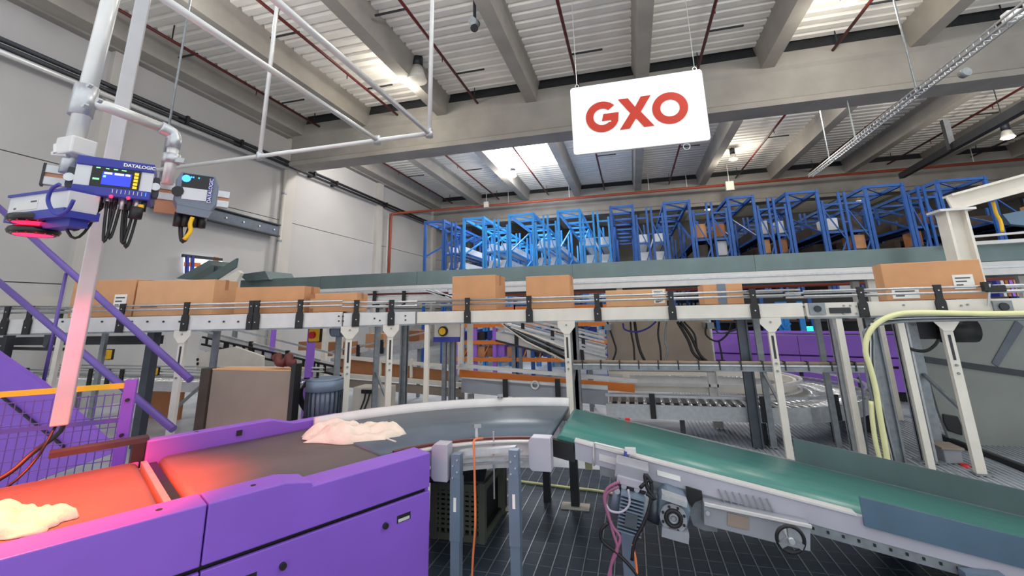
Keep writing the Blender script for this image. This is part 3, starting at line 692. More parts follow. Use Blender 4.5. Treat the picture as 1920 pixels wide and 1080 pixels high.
def belt_box():
    Y = 3.2; A = lambda x, y: at(x, y, Y=Y)
    t = thing('drive_cover', 'long grey drive cover box under the green belt beside the gear motor', 'cover', A(1380, 980))
    MB().prism([A(1320, 943), A(1520, 985), A(1520, 1035), A(1320, 985)], (0, .1, 0)).build('cover', 'grey_paint', t, bevel=.005)
    MB().prism([A(1320, 941), A(1520, 983), A(1520, 988), A(1320, 946)], (0, -.02, 0)).build('cover_lip', 'alu_white', t)
    MB().prism([at(1364, 961, Y=Y-.006), at(1404, 971, Y=Y-.006), at(1404, 994, Y=Y-.006), at(1364, 985, Y=Y-.006)], (0, .005, 0)).build('label_plate', 'beige_panel', t)
    p = A(1326, 960); MB().cyl(p-V3((0, .02, 0)), p, .013, 10).build('bolt', 'galv', t)
    for i in range(8):
        a = at(1355+i*13, 934+i*2.6, Y=3.28); MB().cbox(a-V3((0, 0, .0)), .008, .01, .1, (1, 0, 0), (0, 1, 0), V3((-.4, 0, 1)).normalized()).build('grille_bar', 'galv_dull', t)
    MB().bar(at(1345, 945, Y=3.28), at(1460, 968, Y=3.28), .01, .012).build('grille_rail', 'galv_dull', t)
    c = at(1482, 1011, Y=3.02); R = (at(1511, 1011, Y=3.02)-c).length
    w = thing('hand_wheel', 'black spoked hand wheel under the green belt', 'hand wheel', c)
    MB().ring(c, (0, 1, .12), R*.88, R*.13, 32, 10).build('rim', 'black', w, True)
    for k in range(3):
        a = math.pi/2+k*2*math.pi/3; MB().bar(c, c+V3((math.cos(a)*R*.85, 0, math.sin(a)*R*.85)), .02, .03).build('spoke', 'galv_dull', w)
    MB().cyl(c-V3((0, .03, 0)), c+V3((0, .14, 0)), R*.2, 14).build('hub', 'galv', w, True)
belt_box()
def small_floor_things():
    # orange cable hanging from the curved belt, yellow hose on floor
    pts = [at(905, 822, Y=3.02), at(889, 826, Y=2.9), at(889, 850, Y=2.88), at(890, 900, Y=2.88), at(891, 980, Y=2.88), at(887, 1040, Y=2.9), at(884, 1100, Y=2.92)]
    tag(MB().tube(spline(pts), .007, 8).build('orange_cable', 'orange_cable', None, True), 'thin orange cable hanging down from the curved belt conveyor', 'cable')
    pts = [at(x, y, Z=.015) for x, y in ((893, 893), (970, 902), (1065, 914), (1120, 920), (1175, 930))]
    tag(MB().tube(spline(pts), .012, 8).build('yellow_hose', 'yellow_cable', None, True), 'pale yellow hose lying across the grating floor under the belts', 'hose')
    # folding crate stack below curve
    t = thing('plastic_crate', 'dark grey-green slatted plastic crate under the curved belt', 'crate', at(858, 1060, Z=0))
    a = at(825, 1010, Y=3.5); b = at(905, 1010, Y=3.5); z1 = at(905, 905, Y=3.5).z; x0, x1 = a.x-.05, b.x; y0, y1 = 3.5, 4.0
    for z in (.02, z1-.04): 
        for p, q in (((x0, y0), (x1, y0)), ((x1, y0), (x1, y1)), ((x0, y0), (x0, y1))): MB().bar((p[0], p[1], z), (q[0], q[1], z), .03, .05).build('rim', 'crate_green', t)
    for x, y in ((x0, y0), (x1, y0), (x1, y1), (x0, y1)): MB().bar((x, y, 0), (x, y, z1), .05, .05).build('corner_post', 'crate_green', t)
    for i in range(1, 8): MB().box(x0+(x1-x0)*i/8-.008, y0-.008, .04, x0+(x1-x0)*i/8+.008, y0+.008, z1-.05).build('slat', 'crate_green', t)
    for k in range(1, 9): MB().box(x0, y0-.006, .04+(z1-.1)*k/9, x1, y0+.006, .06+(z1-.1)*k/9).build('slat', 'crate_green', t)
    MB().box(x0, y0+.02, .02, x1, y1, .05).build('base', 'dark_steel', t)
    MB().box(x0, y0+.03, .05, x1-.03, y1, z1-.08).build('dark_liner', 'black', t)
    MB().prism([(x0-.1, y0-.1, z1), (x1+.02, y0-.02, z1+.0), (x1-.1, y1, z1+.05), (x0, y1, z1+.04)], (0, 0, .015)).build('lid', 'dark_steel', t)
small_floor_things()
# ================================================================== ROLLER CONVEYORS AT EYE LEVEL
def plan(P, Q):
    P, Q = V3((P[0], P[1], 0)), V3((Q[0], Q[1], 0)); d = (Q-P).normalized(); return P, Q, d, V3((-d.y, d.x, 0))
def roller_line(name, label, P, Q, z0, z1, width, brackets, legs, m, rails=(1.77, 1.825), pitch=.11, legm='cream_steel', parts=True, rr=.025, ext=0.):
    A, B, d, n = plan(P, Q); L = (B-A).length; T = (P, Q)
    t = thing(name, label, 'conveyor', (A+B)/2)
    def seg(a, b, off, zz0, zz1, th=.03):
        p = A+d*a+n*off; q = A+d*b+n*off
        return MB().prism([p+V3((0, 0, zz0)), q+V3((0, 0, zz0)), q+V3((0, 0, zz1)), p+V3((0, 0, zz1))], n*th)
    seg(0, L, 0, z0, z1).build('side_frame', m, t); seg(0, L, width, z0, z1).build('side_frame', m, t)
    seg(0, L, -.004, z0-.018, z0+.004, .045).build('lower_flange', 'galv_dull', t)
    # rollers
    k = int((L-.04)/pitch); c = A+d*.06+n*(width/2+.015)+V3((0, 0, z1-rr-.004))
    r0 = MB().cyl(c-n*(width/2-.02), c+n*(width/2-.02), rr, 8).build('roller', 'roller', t, True)
    for i in range(1, k): copy(r0, c+d*pitch*i, t)
    for zz in rails:
        for off in (-.0, width+.03):
            p, q = A+n*off+V3((0, 0, zz)), B+n*off+V3((0, 0, zz)); MB().cyl(p-d*ext, q+d*ext, .013, 8).build('guide_rail', 'galv', t, True)
    for px in brackets:
        g = at(px, 590, L=T); s = (V3((g.x, g.y, 0))-A).dot(d); p = A+d*s
        b = MB().prism([p-d*.045-n*.03+V3((0, 0, z0-.01)), p+d*.045-n*.03+V3((0, 0, z0-.01)), p+d*.045-n*.03+V3((0, 0, z1-.02)), p+d*.028-n*.03+V3((0, 0, z1+.02)), p+d*.034-n*.03+V3((0, 0, rails[1]+.03)),
                        p-d*.034-n*.03+V3((0, 0, rails[1]+.03)), p-d*.028-n*.03+V3((0, 0, z1+.02)), p-d*.045-n*.03+V3((0, 0, z1-.02))], n*.027).build('bracket', 'black', t)
        for zz in (z0+.08, z1+.1): MB().cyl(p-n*.036+V3((0, 0, zz)), p-n*.028+V3((0, 0, zz)), .008, 6).build('bolt', 'galv', b)
        bb = MB().prism([p-d*.025+n*(width+.05)+V3((0, 0, z0)), p+d*.025+n*(width+.05)+V3((0, 0, z0)), p+d*.025+n*(width+.05)+V3((0, 0, rails[1]+.03)), p-d*.025+n*(width+.05)+V3((0, 0, rails[1]+.03))], n*.02).build('bracket', 'black', t)
    for px, lw, cap in legs:
        g = at(px, 610, L=T); s = (V3((g.x, g.y, 0))-A).dot(d); p = A+d*s
        for off, mm in ((.0, legm), (width, 'galv_dull')):
            q = p+n*off; lg = MB().prism([q-d*lw/2, q+d*lw/2, q+d*lw/2+n*.05, q-d*lw/2+n*.05], (0, 0, z0-.02)).build('leg', mm, t)
            MB().prism([q-d*lw*.75-n*.02, q+d*lw*.75-n*.02, q+d*lw*.75+n*.08, q-d*lw*.75+n*.08], (0, 0, .015)).build('foot', 'galv_dull', lg)
            if off == 0 and cap:
                MB().prism([q-d*.11-n*.012+V3((0, 0, z0-.0)), q+d*.11-n*.012+V3((0, 0, z0)), q+d*.11-n*.012+V3((0, 0, z0-.07)), q+d*lw*.5-n*.012+V3((0, 0, z0-.16)), q-d*lw*.5-n*.012+V3((0, 0, z0-.16)), q-d*.11-n*.012+V3((0, 0, z0-.07))], n*.01).build('head_plate', mm, lg)
                MB().prism([q-d*.012-n*.004+V3((0, 0, z0-.2)), q+d*.012-n*.004+V3((0, 0, z0-.2)), q+d*.012-n*.004+V3((0, 0, z0-.45)), q-d*.012-n*.004+V3((0, 0, z0-.45))], n*.003).build('slot', 'dark_steel', lg)
                for zz in (z0-.05, z0-.5, z0-.58): MB().cyl(q-n*.02+V3((0, 0, zz)), q-n*.002+V3((0, 0, zz)), .012, 8).build('bolt', 'galv_dull', lg)
        if cap: MB().bar(p+n*.03+V3((0, 0, .55)), p+n*width+V3((0, 0, .85)), .03, .03).build('brace', 'galv_dull', t)
    return t, A, B, d, n
LP, LQ = (-8.4, 3.903), (-3.62, 5.022)
MP, MQ = (-3.60, 5.03), (-2.95, 5.735)
NP, NQ = (-2.93, 5.75), (1.86, 5.75)
OP, OQ = (1.89, 5.75), (5.6, 5.75)
rl = roller_line('roller_conveyor', 'left roller conveyor section with white bolted frame carrying brown cartons', LP, LQ, 1.515, 1.70, .62, (15, 58, 230, 350, 472, 482, 563), ((115, .06, False), (345, .08, True)), 'alu_white', (1.785, 1.84))
rm = roller_line('roller_conveyor', 'short angled roller conveyor section joining the left and the middle runs', MP, MQ, 1.52, 1.685, .6, (667, 733), ((656, .075, True), (733, .075, True)), 'alu_white', (1.765, 1.82), ext=.03)
rn = roller_line('roller_conveyor', 'long middle roller conveyor with cream frame carrying cartons in front of the upper belt', NP, NQ, 1.525, 1.68, .6, (877, 993, 1121, 1261, 1416), ((800, .06, False), (1062, .075, True), (1445, .07, True)), 'cream_steel')
ro = roller_line('roller_conveyor', 'right-hand roller conveyor section with the drive plate carrying the largest carton', OP, OQ, 1.52, 1.675, .6, (1620, 1767), ((1575, .06, False), (1690, .06, False), (1775, .085, True)), 'cream_steel', (1.75, 1.805))
# bolts along the left frame
A, B, d, n = plan(LP, LQ)
for px in (90, 118, 165, 192, 248, 277, 307, 337, 393, 420, 447):
    g = at(px, 603, L=(LP, LQ)); MB().cyl(g-n*.012, g, .012, 8).build('bolt', 'dark_steel', rl[0])
for px, py in ((635, 593), (635, 602), (643, 593), (643, 602), (702, 597), (712, 601), (760, 592), (760, 600)):
    g = at(px, py, L=(MP, MQ)); g2 = plan(MP, MQ)[3]; MB().cyl(g-g2*.012, g, .011, 8).build('bolt', 'dark_steel', rm[0])
p = at(1532, 579, Y=5.74); MB().cbox(p, .16, .02, .13).build('bearing_plate', 'galv_dull', ro[0]); MB().cyl(p-V3((0, .03, 0)), p, .035, 14).build('shaft_end', 'dark_steel', ro[0], True)
p = at(1575, 582, Y=5.74); MB().cbox(p, .2, .02, .06).build('tension_slot', 'dark_steel', ro[0])
p = at(1880, 575, Y=5.74); MB().cbox(p, .16, .02, .12).build('bearing_plate', 'galv_dull', ro[0]); MB().cyl(p-V3((0, .03, 0)), p, .04, 14).build('shaft_end', 'dark_steel', ro[0], True)
for px, py in ((1582, 573), (1594, 573), (1606, 574), (1582, 588), (1606, 588), (1694, 572), (1802, 573), (1814, 571)):
    g = at(px, py, Y=5.745); MB().cyl(g-V3((0, .012, 0)), g, .01, 8).build('bolt', 'galv_dull', ro[0])
t = thing('sensor_bracket', 'black sensor clamp on the guide rail in front of the largest carton', 'sensor', at(1852, 542, Y=5.72))
MB().cbox(at(1866, 541, Y=5.70), .16, .05, .07).build('clamp', 'black', t, bevel=.01); MB().cbox(at(1850, 537, Y=5.7), .07, .05, .09).build('clamp', 'black', t)
MB().cyl(at(1855, 532, Y=5.68), at(1853, 574, Y=5.72), .012, 8).build('rod', 'galv', t)

# ------------------------------------------------------------------ cartons on the rollers
def carton(label, x0, x1, top, bot, T, depth, m='cardboard', off=.1, skew=0., labels=(), tape=False, zb=1.69):
    A, B, d, n = plan(*T); a = at(x0, bot, L=T); b = at(x1, bot, L=T)
    sa, sb = (V3((a.x, a.y, 0))-A).dot(d), (V3((b.x, b.y, 0))-A).dot(d)
    k = 1+off/ (A+d*(sa+sb)/2).dot(n) if False else 1
    p, q = A+d*sa+n*off, A+d*sb+n*off; zt = at((x0+x1)/2, top, L=((p.x, p.y), (q.x, q.y))).z
    p0 = V3((p.x, p.y, zb)); d2 = (d*math.cos(skew)+n*math.sin(skew)).normalized(); n2 = V3((-d2.y, d2.x, 0)); w = (q-p).length; h = zt-zb
    t = thing('cardboard_box', label, 'box', p0+d2*w/2+n2*depth/2, 'cartons riding on the roller conveyor')
    MB().prism([p0, p0+d2*w, p0+d2*w+n2*depth, p0+n2*depth], (0, 0, h)).build('body', m, t, bevel=.006)
    e = .003
    MB().prism([p0+V3((0, 0, h+e))+n2*(depth/2-.03), p0+V3((0, 0, h+e))+d2*w+n2*(depth/2-.03), p0+V3((0, 0, h+e))+d2*w+n2*(depth/2+.03), p0+V3((0, 0, h+e))+n2*(depth/2+.03)], (0, 0, .002)).build('tape', 'tape', t)
    MB().prism([p0+d2*(w+e)+n2*(depth/2-.03)+V3((0, 0, h*.72)), p0+d2*(w+e)+n2*(depth/2+.03)+V3((0, 0, h*.72)), p0+d2*(w+e)+n2*(depth/2+.03)+V3((0, 0, h)), p0+d2*(w+e)+n2*(depth/2-.03)+V3((0, 0, h))], d2*.002).build('tape', 'tape', t)
    for (u0, u1, v0, v1, mm) in labels:
        q = lambda u, v: p0+d2*w*u-n2*e+V3((0, 0, h*v))
        o = MB().prism([q(u0, v0), q(u1, v0), q(u1, v1), q(u0, v1)], -n2*.002).build('label', mm, t)
        if mm == 'paper':
            for k in range(3):
                va = v1-(v1-v0)*(.22+.24*k); q2 = lambda u, v: p0+d2*w*u-n2*(e+.003)+V3((0, 0, h*v))
                MB().prism([q2(u0+(u1-u0)*.12, va-.02), q2(u0+(u1-u0)*(.85-.2*k), va-.02), q2(u0+(u1-u0)*(.85-.2*k), va+.015), q2(u0+(u1-u0)*.12, va+.015)], -n2*.001).build('print_line', 'print', o)
    return t
TL, TN, TO = (LP, LQ), (NP, NQ), (OP, OQ)
carton('brown carton with two white labels behind the scanner post, leftmost on the rollers', 112, 232, 526, 592, TL, .5, labels=((.05, .3, .02, .3, 'paper'), (.7, .9, .2, .6, 'paper')), zb=1.705)
carton('long creased tan carton beside the leftmost one on the left roller section', 236, 385, 526, 590, TL, .5, 'cardboard_pale', labels=((.08, .3, .25, .28, 'print'),), zb=1.705)
carton('flat brown carton left of the shallow corner-taped carton on the left rollers', 428, 560, 538, 588, TL, .45, zb=1.705)
carton('shallow brown carton with dark corner tape at the end of the left roller section', 572, 662, 550, 589, TL, .4, labels=((.0, .1, .75, 1., 'cardboard_dark'), (0, .08, .0, .2, 'cardboard_dark')), zb=1.705)
carton('tall plain brown carton left of its near twin on the middle rollers', 842, 925, 517, 580, TN, .5, zb=1.685)
carton('tall plain brown carton right of its near twin, its right side face turned to view', 984, 1068, 517, 577, TN, .42, zb=1.685)
carton('flat opened tan carton with a white corner label on the middle rollers', 1136, 1252, 543, 573, TN, .45, 'cardboard_pale', labels=((.78, .98, .55, .95, 'paper'), (.8, .97, .15, .35, 'paper')), zb=1.685)
carton('small brown carton with grey patterned tape on its front near the middle conveyor end', 1324, 1400, 532, 570, TN, .45, labels=((.36, .58, 0, 1, 'scanner_grey'),), zb=1.685)
carton('largest brown carton with two white labels on the right-hand rollers', 1684, 1868, 490, 565, TO, .3, 'cardboard', .2, -.16, ((.06, .34, .05, .3, 'paper'), (.7, .9, .25, .62, 'paper')), zb=1.68)
MB_ = None
# ================================================================== UPPER BELT WITH DARK GUARD
def upper_belt():
    Y = 8.0; x0 = at(452, 520, Y=Y).x; x1 = 7.4
    t = thing('upper_belt_conveyor', 'long elevated belt conveyor with dark grey side guard behind the cartons', 'conveyor', (0, Y+.4, 0))
    cuts = [x0, -6.35, -4.1, -1.0, 2.0, 4.6, x1]
    for a, b in zip(cuts, cuts[1:]): MB().box(a+.003, Y, 2.22, b-.003, Y+.02, 2.48).build('guard_plate', 'guard_grey', t)
    MB().box(x0, Y-.02, 2.02, x1, Y+.06, 2.21).build('side_frame', 'alu_white', t)
    MB().box(x0, Y-.035, 2.12, x1, Y-.02, 2.15).build('frame_lip', 'galv', t)
    MB().box(x0, Y+.06, 2.12, x1, Y+.85, 2.16).build('belt', 'belt_dark', t)
    MB().box(x0, Y+.86, 2.02, x1, Y+.9, 2.48).build('guard_plate', 'guard_grey', t)
    for x in (-6.2, -3.2, -.2, 3.6, 5.8):
        for y in (Y+.1, Y+.6): MB().box(x-.05, y-.04, 0, x+.05, y+.04, 2.02).build('leg', 'cream_steel', t)
    # tail chute at left end
    MB().prism([at(447, 515, Y=Y-.1), at(497, 508, Y=Y-.1), at(505, 524, Y=Y-.1), at(462, 527, Y=Y-.1)], (0, .8, 0)).build('tail_guard', 'guard_grey', t)
upper_belt()
def steel_frame():
    t = thing('white_steel_frame', 'white steel column and sloping beam rising behind the largest carton', 'frame', at(1840, 600, Y=7.2))
    a, b = at(1812, 395, Y=7.2), at(1840, 600, Y=7.2); X = b.x
    MB().box(X-.12, 7.14, 0, X-.09, 7.36, a.z).build('column_flange', 'cream_steel', t); MB().box(X+.09, 7.14, 0, X+.12, 7.36, a.z).build('column_flange', 'cream_steel', t)
    MB().box(X-.1, 7.23, 0, X+.1, 7.27, a.z).build('column_web', 'cream_steel', t)
    MB().box(X-.2, 7.1, a.z, X+.2, 7.4, a.z+.03).build('cap_plate', 'alu_white', t)
    p, q = at(1782, 392, Y=7.25), at(1930, 352, Y=7.25); q = q+(q-p)*1.0
    for o, h in ((.0, .03), (.2, .03)): MB().bar(p+V3((0, 0, o-.02)), q+V3((0, 0, o-.02)), .2, h).build('beam_flange', 'cream_steel', t)
    MB().bar(p+V3((0, 0, .08)), q+V3((0, 0, .08)), .03, .2).build('beam_web', 'cream_steel', t)
    t2 = thing('white_platform_rail', 'white flat platform edge right of the white steel column', 'platform', at(1860, 455, Y=7.8))
    MB().bar(at(1790, 459, Y=7.8), at(1990, 447, Y=7.8), .12, .05).build('lower_rail', 'alu_white', t2); MB().bar(at(1800, 446, Y=7.8), at(1990, 430, Y=7.8), .05, .03).build('upper_rail', 'alu_white', t2)
    MB().prism([at(1880, 402, Y=7.9), at(1990, 380, Y=7.9), at(1990, 430, Y=7.9), at(1895, 420, Y=7.9)], (0, .1, 0)).build('side_plate', 'guard_blue', t2)
    pts = [at(x, y, Y=7.32) for x, y in ((1862, 378), (1868, 400), (1876, 415), (1880, 435))]
    tag(MB().tube(spline(pts), .02, 8).build('yellow_cable', 'yellow', None, True), 'short yellow cable beside the white steel column', 'cable')
steel_frame()
def cable_tray():
    t = thing('wire_cable_tray', 'galvanised wire mesh cable tray climbing to the upper right under the roof', 'cable tray', at(1700, 200, Y=8))
    a, b = at(1962, -10, Y=5.6), at(1520, 332, Y=15.)
    dirv = (b-a).normalized(); w = .06; side = V3((1, 0, 0))
    for o, dz in ((-w, .07), (w, .07), (-w, 0), (w, 0)): MB().bar(a+side*o+V3((0, 0, dz)), b+side*o+V3((0, 0, dz)), .02, .02).build('long_wire', 'galv', t)
    n = 60; L = (b-a).length
    for i in range(n):
        p = a+dirv*L*(i+.5)/n
        MB().tube([p-side*w+V3((0, 0, .09)), p-side*w, p+side*w, p+side*w+V3((0, 0, .09))], .009, 5).build('cross_wire', 'galv', t)
    for f in (.3, .6, .8): 
        p = a+dirv*L*f; MB().cyl(p, (p.x, p.y, CEIL), .016, 6).build('hanger_rod', 'galv_dull', t)
    MB().cbox(at(1900, 30, Y=6.2), .18, .12, .12).build('junction_box', 'paper', t, bevel=.01)
    p = at(1803, 140, Y=8.0); MB().cyl(p, p+V3((.02, -.1, 0)), .07, 14).build('round_plug', 'galv_dull', t, True)
cable_tray()
t = thing('black_conduit', 'black square duct running under the roof at the right', 'duct', at(1780, 280, Y=14))
p, q = at(1930, 195, Y=10.8), at(1690, 330, Y=19.5); MB().bar(p, q, .16, .2).build('duct', 'dark_steel', t); r_ = at(1780, 262, Y=14.5); MB().bar(r_-V3((0, 0, .3)), (r_.x, r_.y, r_.z+.6), .14, .14).build('hanger', 'dark_steel', t)
# ================================================================== SCANNER POSTS
def scanners():
    # hanging white post beside the near belt
    b = at(112, 797, D=2.72); bx, by, bz = b
    t = thing('scanner_post', 'tall white square post ending above the near belt, its foot lit pink', 'post', b)
    ax = V3((.8, -.6, 0)).normalized(); ay = V3((.6, .8, 0)); w = .085
    MB().prism([b-ax*w/2-ay*w/2, b+ax*w/2-ay*w/2, b+ax*w/2+ay*w/2, b-ax*w/2+ay*w/2], (0, 0, 4.6-bz)).build('profile', 'post_alu', t, bevel=.008)
    MB().prism([b-ax*(w/2+.03)-ay*.02+V3((0, 0, .07)), b-ax*(w/2+.002)-ay*.02+V3((0, 0, .07)), b-ax*(w/2+.002)+ay*.02+V3((0, 0, .07)), b-ax*(w/2+.03)+ay*.02+V3((0, 0, .07))], (0, 0, .95)).build('cable_duct', 'alu_white', t)
    for k in range(30):
        p = b-ax*(w/2+.016)-ay*.024+V3((0, 0, .09+k*.031)); MB().cbox(p, .022, .006, .012, ax, ay).build('duct_slot', 'print', t)
    # thick black cable from duct
    pts = [b-ax*.07+V3((0, 0, .08)), b-ax*.09+V3((0, 0, -.05)), at(60, 850, D=2.6), at(20, 885, D=2.5), at(-40, 920, D=2.4)]
    tag(MB().tube(spline(pts), .014, 8).build('black_cable', 'black', None, True), 'thick black cable drooping from the foot of the white scanner post', 'cable')
    pts = [b-ax*.06+V3((0, 0, .08)), at(90, 825, D=2.65), at(68, 860, D=2.6), at(30, 900, D=2.5), at(-40, 950, D=2.4)]
    tag(MB().tube(spline(pts), .008, 8).build('black_cable', 'black', None, True), 'thin black cable drooping beside the thick one under the white post', 'cable')
    # round T-tube with branch
    q0 = at(139, 273, D=2.42); q1 = at(207, 0, Y=q0.y); q1 = q0+(q1-q0)*1.6
    t = thing('scanner_tube_frame', 'white round tube frame with a branch arm holding the scanners', 'tube frame', q0)
    MB().cyl(q0, q1, .042, 16).build('main_tube', 'white_pipe', t, True)
    j = lerp(q0, q1, .19); jj = at(157, 190, Y=q0.y)
    MB().cyl(jj-(q1-q0).normalized()*.09, jj+(q1-q0).normalized()*.09, .055, 16).build('tee_fitting', 'galv', t, True)
    br = [jj, at(200, 200, Z=jj.z), at(300, 238, Z=jj.z), at(322, 250, Z=jj.z-.02), at(327, 262, Z=jj.z-.06)]
    e = br[-1]; dn = V3((e.x, e.y, at(316, 345, L=((e.x, e.y), (e.x+1, e.y+.3))).z))
    MB().tube(br[:3], .032, 14).build('branch_tube', 'white_pipe', t, True)
    MB().tube(spline([br[2], br[3], br[4]], 5)+[V3((e.x, e.y, e.z-.06))], .04, 14).build('elbow_fitting', 'galv', t, True)
    MB().cyl((e.x, e.y, e.z), dn, .032, 14).build('drop_tube', 'white_pipe', t, True)
    MB().cyl((e.x, e.y, dn.z+.14), (e.x, e.y, dn.z+.2), .05, 14).build('collar', 'galv', t, True)
    MB().bar((e.x+.03, e.y, dn.z+.16), (e.x+.1, e.y+.02, dn.z+.15), .03, .03).build('clamp_lever', 'galv', t)
    for p in (at(172, 162, Y=q0.y-.05), at(163, 199, Y=q0.y-.05), at(190, 190, Y=q0.y-.05)): MB().cyl(p, p-V3((.0, .02, 0)), .014, 8).build('set_screw', 'galv', t)
    MB().cbox(at(143, 278, Y=q0.y-.01), .13, .12, .1).build('clamp_block', 'alu_white', t, bevel=.01)
    MB().cyl(at(128, 290, Y=q0.y-.04), at(100, 288, Y=q0.y-.06), .014, 8).build('clamp_lever', 'alu_white', t); MB().cyl(at(108, 288, Y=q0.y-.06), at(108, 272, Y=q0.y-.06), .018, 8).build('clamp_knob', 'alu_white', t)
    MB().cyl(q0-V3((0, 0, .16)), q0, .04, 14).build('lower_sleeve', 'galv', t, True)
    # twin aluminium bars carrying the readers
    P = at(84, 328, D=2.55); Q = at(428, 376, Z=P.z-.01); t = thing('reader_bar', 'twin aluminium bar carrying the code readers', 'bar', (P+Q)/2)
    dv = (Q-P).normalized()
    for o in (.035, -.035): MB().bar(P+V3((0, 0, o)), Q+V3((0, 0, o)), .05, .045).build('extrusion', 'galv', t)
    MB().bar(P+V3((0, 0, 0)), Q, .03, .03).build('core', 'copper_sheet', t)
    MB().cbox(P-dv*.006, .012, .06, .13, dv, dv.cross(V3((0, 0, 1)))).build('end_cap', 'dark_steel', t)
    u0, u1 = at(283, 388, D=2.5), at(330, 394, D=2.55)
    MB().bar(lerp(P, Q, .56)-V3((0, 0, .1)), lerp(P, Q, .72)-V3((0, 0, .1)), .03, .09).build('copper_plate', 'copper_sheet', t)
    def frame(TLp, TRp, BLp, D):
        TL = at(*TLp, D=D); TR = at(*TRp, Z=TL.z); ax = (TR-TL).normalized(); BL = at(*BLp, L=((TL.x, TL.y), (TR.x, TR.y)))
        nrm = ax.cross(V3((0, 0, 1))).normalized()
        if nrm.dot(FW) > 0: nrm = -nrm
        W, Hh = (TR-TL).length, TL.z-BL.z
        def pt(u, v, o=0.): return TL+ax*(u*W)-V3((0, 0, v*Hh))+nrm*o
        def plate(u0, v0, u1, v1, o, th, nm, m, par, bevel=0): return MB().prism([pt(u0, v1, o), pt(u1, v1, o), pt(u1, v0, o), pt(u0, v0, o)], nrm*th).build(nm, m, par, bevel=bevel)
        return TL, ax, nrm, W, Hh, pt, plate
    # display reader
    TL, ax, nr, W_, H_, pt, plate = frame((146, 289), (292, 309), (130, 361), 2.28)
    t = thing('code_reader', 'blue and silver code reader with lit blue display and yellow keys', 'scanner', pt(.5, 1, -.1))
    plate(0, .0, 1, .24, -.2, .2, 'top_shell', 'scanner_blue', t, .006); plate(0, .76, 1, 1.0, -.2, .2, 'bottom_shell', 'scanner_blue', t, .006)
    plate(.005, .22, .995, .78, -.2, .19, 'body', 'scanner_silver', t)
    sc = plate(.2, .24, .83, .76, -.01, .006, 'display_panel', 'black_gloss', t)
    plate(.34, .36, .71, .70, -.004, .004, 'screen', 'screen_blue', sc)
    for u, l in ((.25, .05), (.37, .04), (.47, .05), (.57, .06)): plate(u, .265, u+l, .285, -.004, .004, 'status_line', 'screen_green', sc)
    for u, l in ((.36, .1), (.49, .12), (.63, .06)): plate(u, .37, u+l, .42, .0, .001, 'screen_text', 'window_bright', sc)
    plate(.355, .46, .385, .51, 0, .001, 'screen_text', 'screen_green', sc)
    plate(.23, .55, .31, .59, -.004, .004, 'ready_led', 'screen_green', sc)
    for k in range(5): plate(.745, .30+k*.092, .80, .365+k*.092, -.004, .006, 'key', 'key_yellow', sc)
    text('DATALOGIC', 'brand_lettering', H_*.115, 'paper', t, pt(.795, .125, .003), ax, (0, 0, 1), .001, .0008)
    for k in range(9): plate(.5+k*.054, .80, .506+k*.054, .9, 0, .002, 'bottom_mark', 'led_blue' if k in (8,) else 'paper', t)
    for k in (0, 4): MB().cyl(pt(.5+k*.055, 1.0, .0), pt(.5+k*.055, 1.0, .012), .008, 8).build('status_led', 'led_red', t)
    for u in (-.06, 1.04):
        MB().prism([pt(u-.035, .3, -.1), pt(u+.035, .3, -.1), pt(u+.045, .42, -.1), pt(u+.045, .75, -.1), pt(u+.03, .86, -.1), pt(u-.03, .86, -.1), pt(u-.045, .75, -.1), pt(u-.045, .42, -.1)], nr*.06).build('side_bracket', 'dark_steel', t)
        MB().cyl(pt(u, .58, -.045), pt(u, .58, -.02), .022, 12).build('bracket_screw', 'galv', t, True)
    for k in range(9):
        c = pt(.16+k*.095, 1.03, -.05); MB().cyl(c+V3((0, 0, .03)), c-V3((0, 0, .05)), .013, 8).build('connector', 'galv' if k % 2 else 'black', t, True)
    for k, (u0, u1, dep) in enumerate(((.45, .56, .22), (.5, .62, .2), (.66, .8, .22), (.7, .86, .24), (.06, .35, .1), (-.1, .3, .16), (-.12, .36, .2), (.0, .4, .08))):
        tag(MB().tube(arc(pt(u0, 1.1, -.03-.01*k), pt(u1, 1.08, -.04-.01*k), dep*1.0, 10), .007, 7).build('reader_cable', 'black', None, True),
            ['first', 'second', 'third', 'fourth', 'fifth', 'sixth', 'seventh', 'eighth'][k]+' black cable loop counted under the display reader', 'cable', 'cable loops under the display reader')
    MB().cyl(pt(.89, 1.12, -.02), pt(.9, 1.35, -.02), .014, 8).build('yellow_plug', 'yellow', t, True)
    MB().cyl(pt(.85, 1.2, -.02), pt(.84, 1.5, -.02), .03, 10).build('cable_clump', 'black', t, True)
    # grey reader on the right
    TL, ax, nr, W_, H_, pt, plate = frame((341, 321), (404, 330), (333, 385), 2.62)
    t = thing('code_reader', 'grey code reader with blue status lights at the right end of the bar', 'scanner', pt(.5, 1, -.1))
    MB().prism([pt(u, v, -.14) for u, v in ((-.12, .25), (0.0, 0), (1.02, 0), (1.16, .3), (1.16, .85), (1.0, 1.1), (-.0, 1.0), (-.12, .8))], nr*.14).build('body', 'scanner_grey', t, bevel=.008)
    MB().prism([pt(u, v, -.02) for u, v in ((0, .98), (1.05, 1.08), (.95, 1.28), (.02, 1.2))], nr*.02).build('lower_lip', 'scanner_grey', t)
    d_ = plate(.05, .05, .95, .45, 0, .004, 'display_panel', 'black_gloss', t); plate(.1, .46, .82, .8, 0, .004, 'label', 'scanner_silver', t); plate(.84, .1, .97, .82, .004, .003, 'brand_strip', 'scanner_blue', t)
    text('DATALOGIC', 'brand_lettering', H_*.13, 'paper', t, pt(.905, .48, .009), (0, 0, 1), -ax, .001)
    MB().cyl(pt(.16, .2, .003), pt(.16, .2, .008), .022, 12).build('status_light', 'led_blue', t, True)
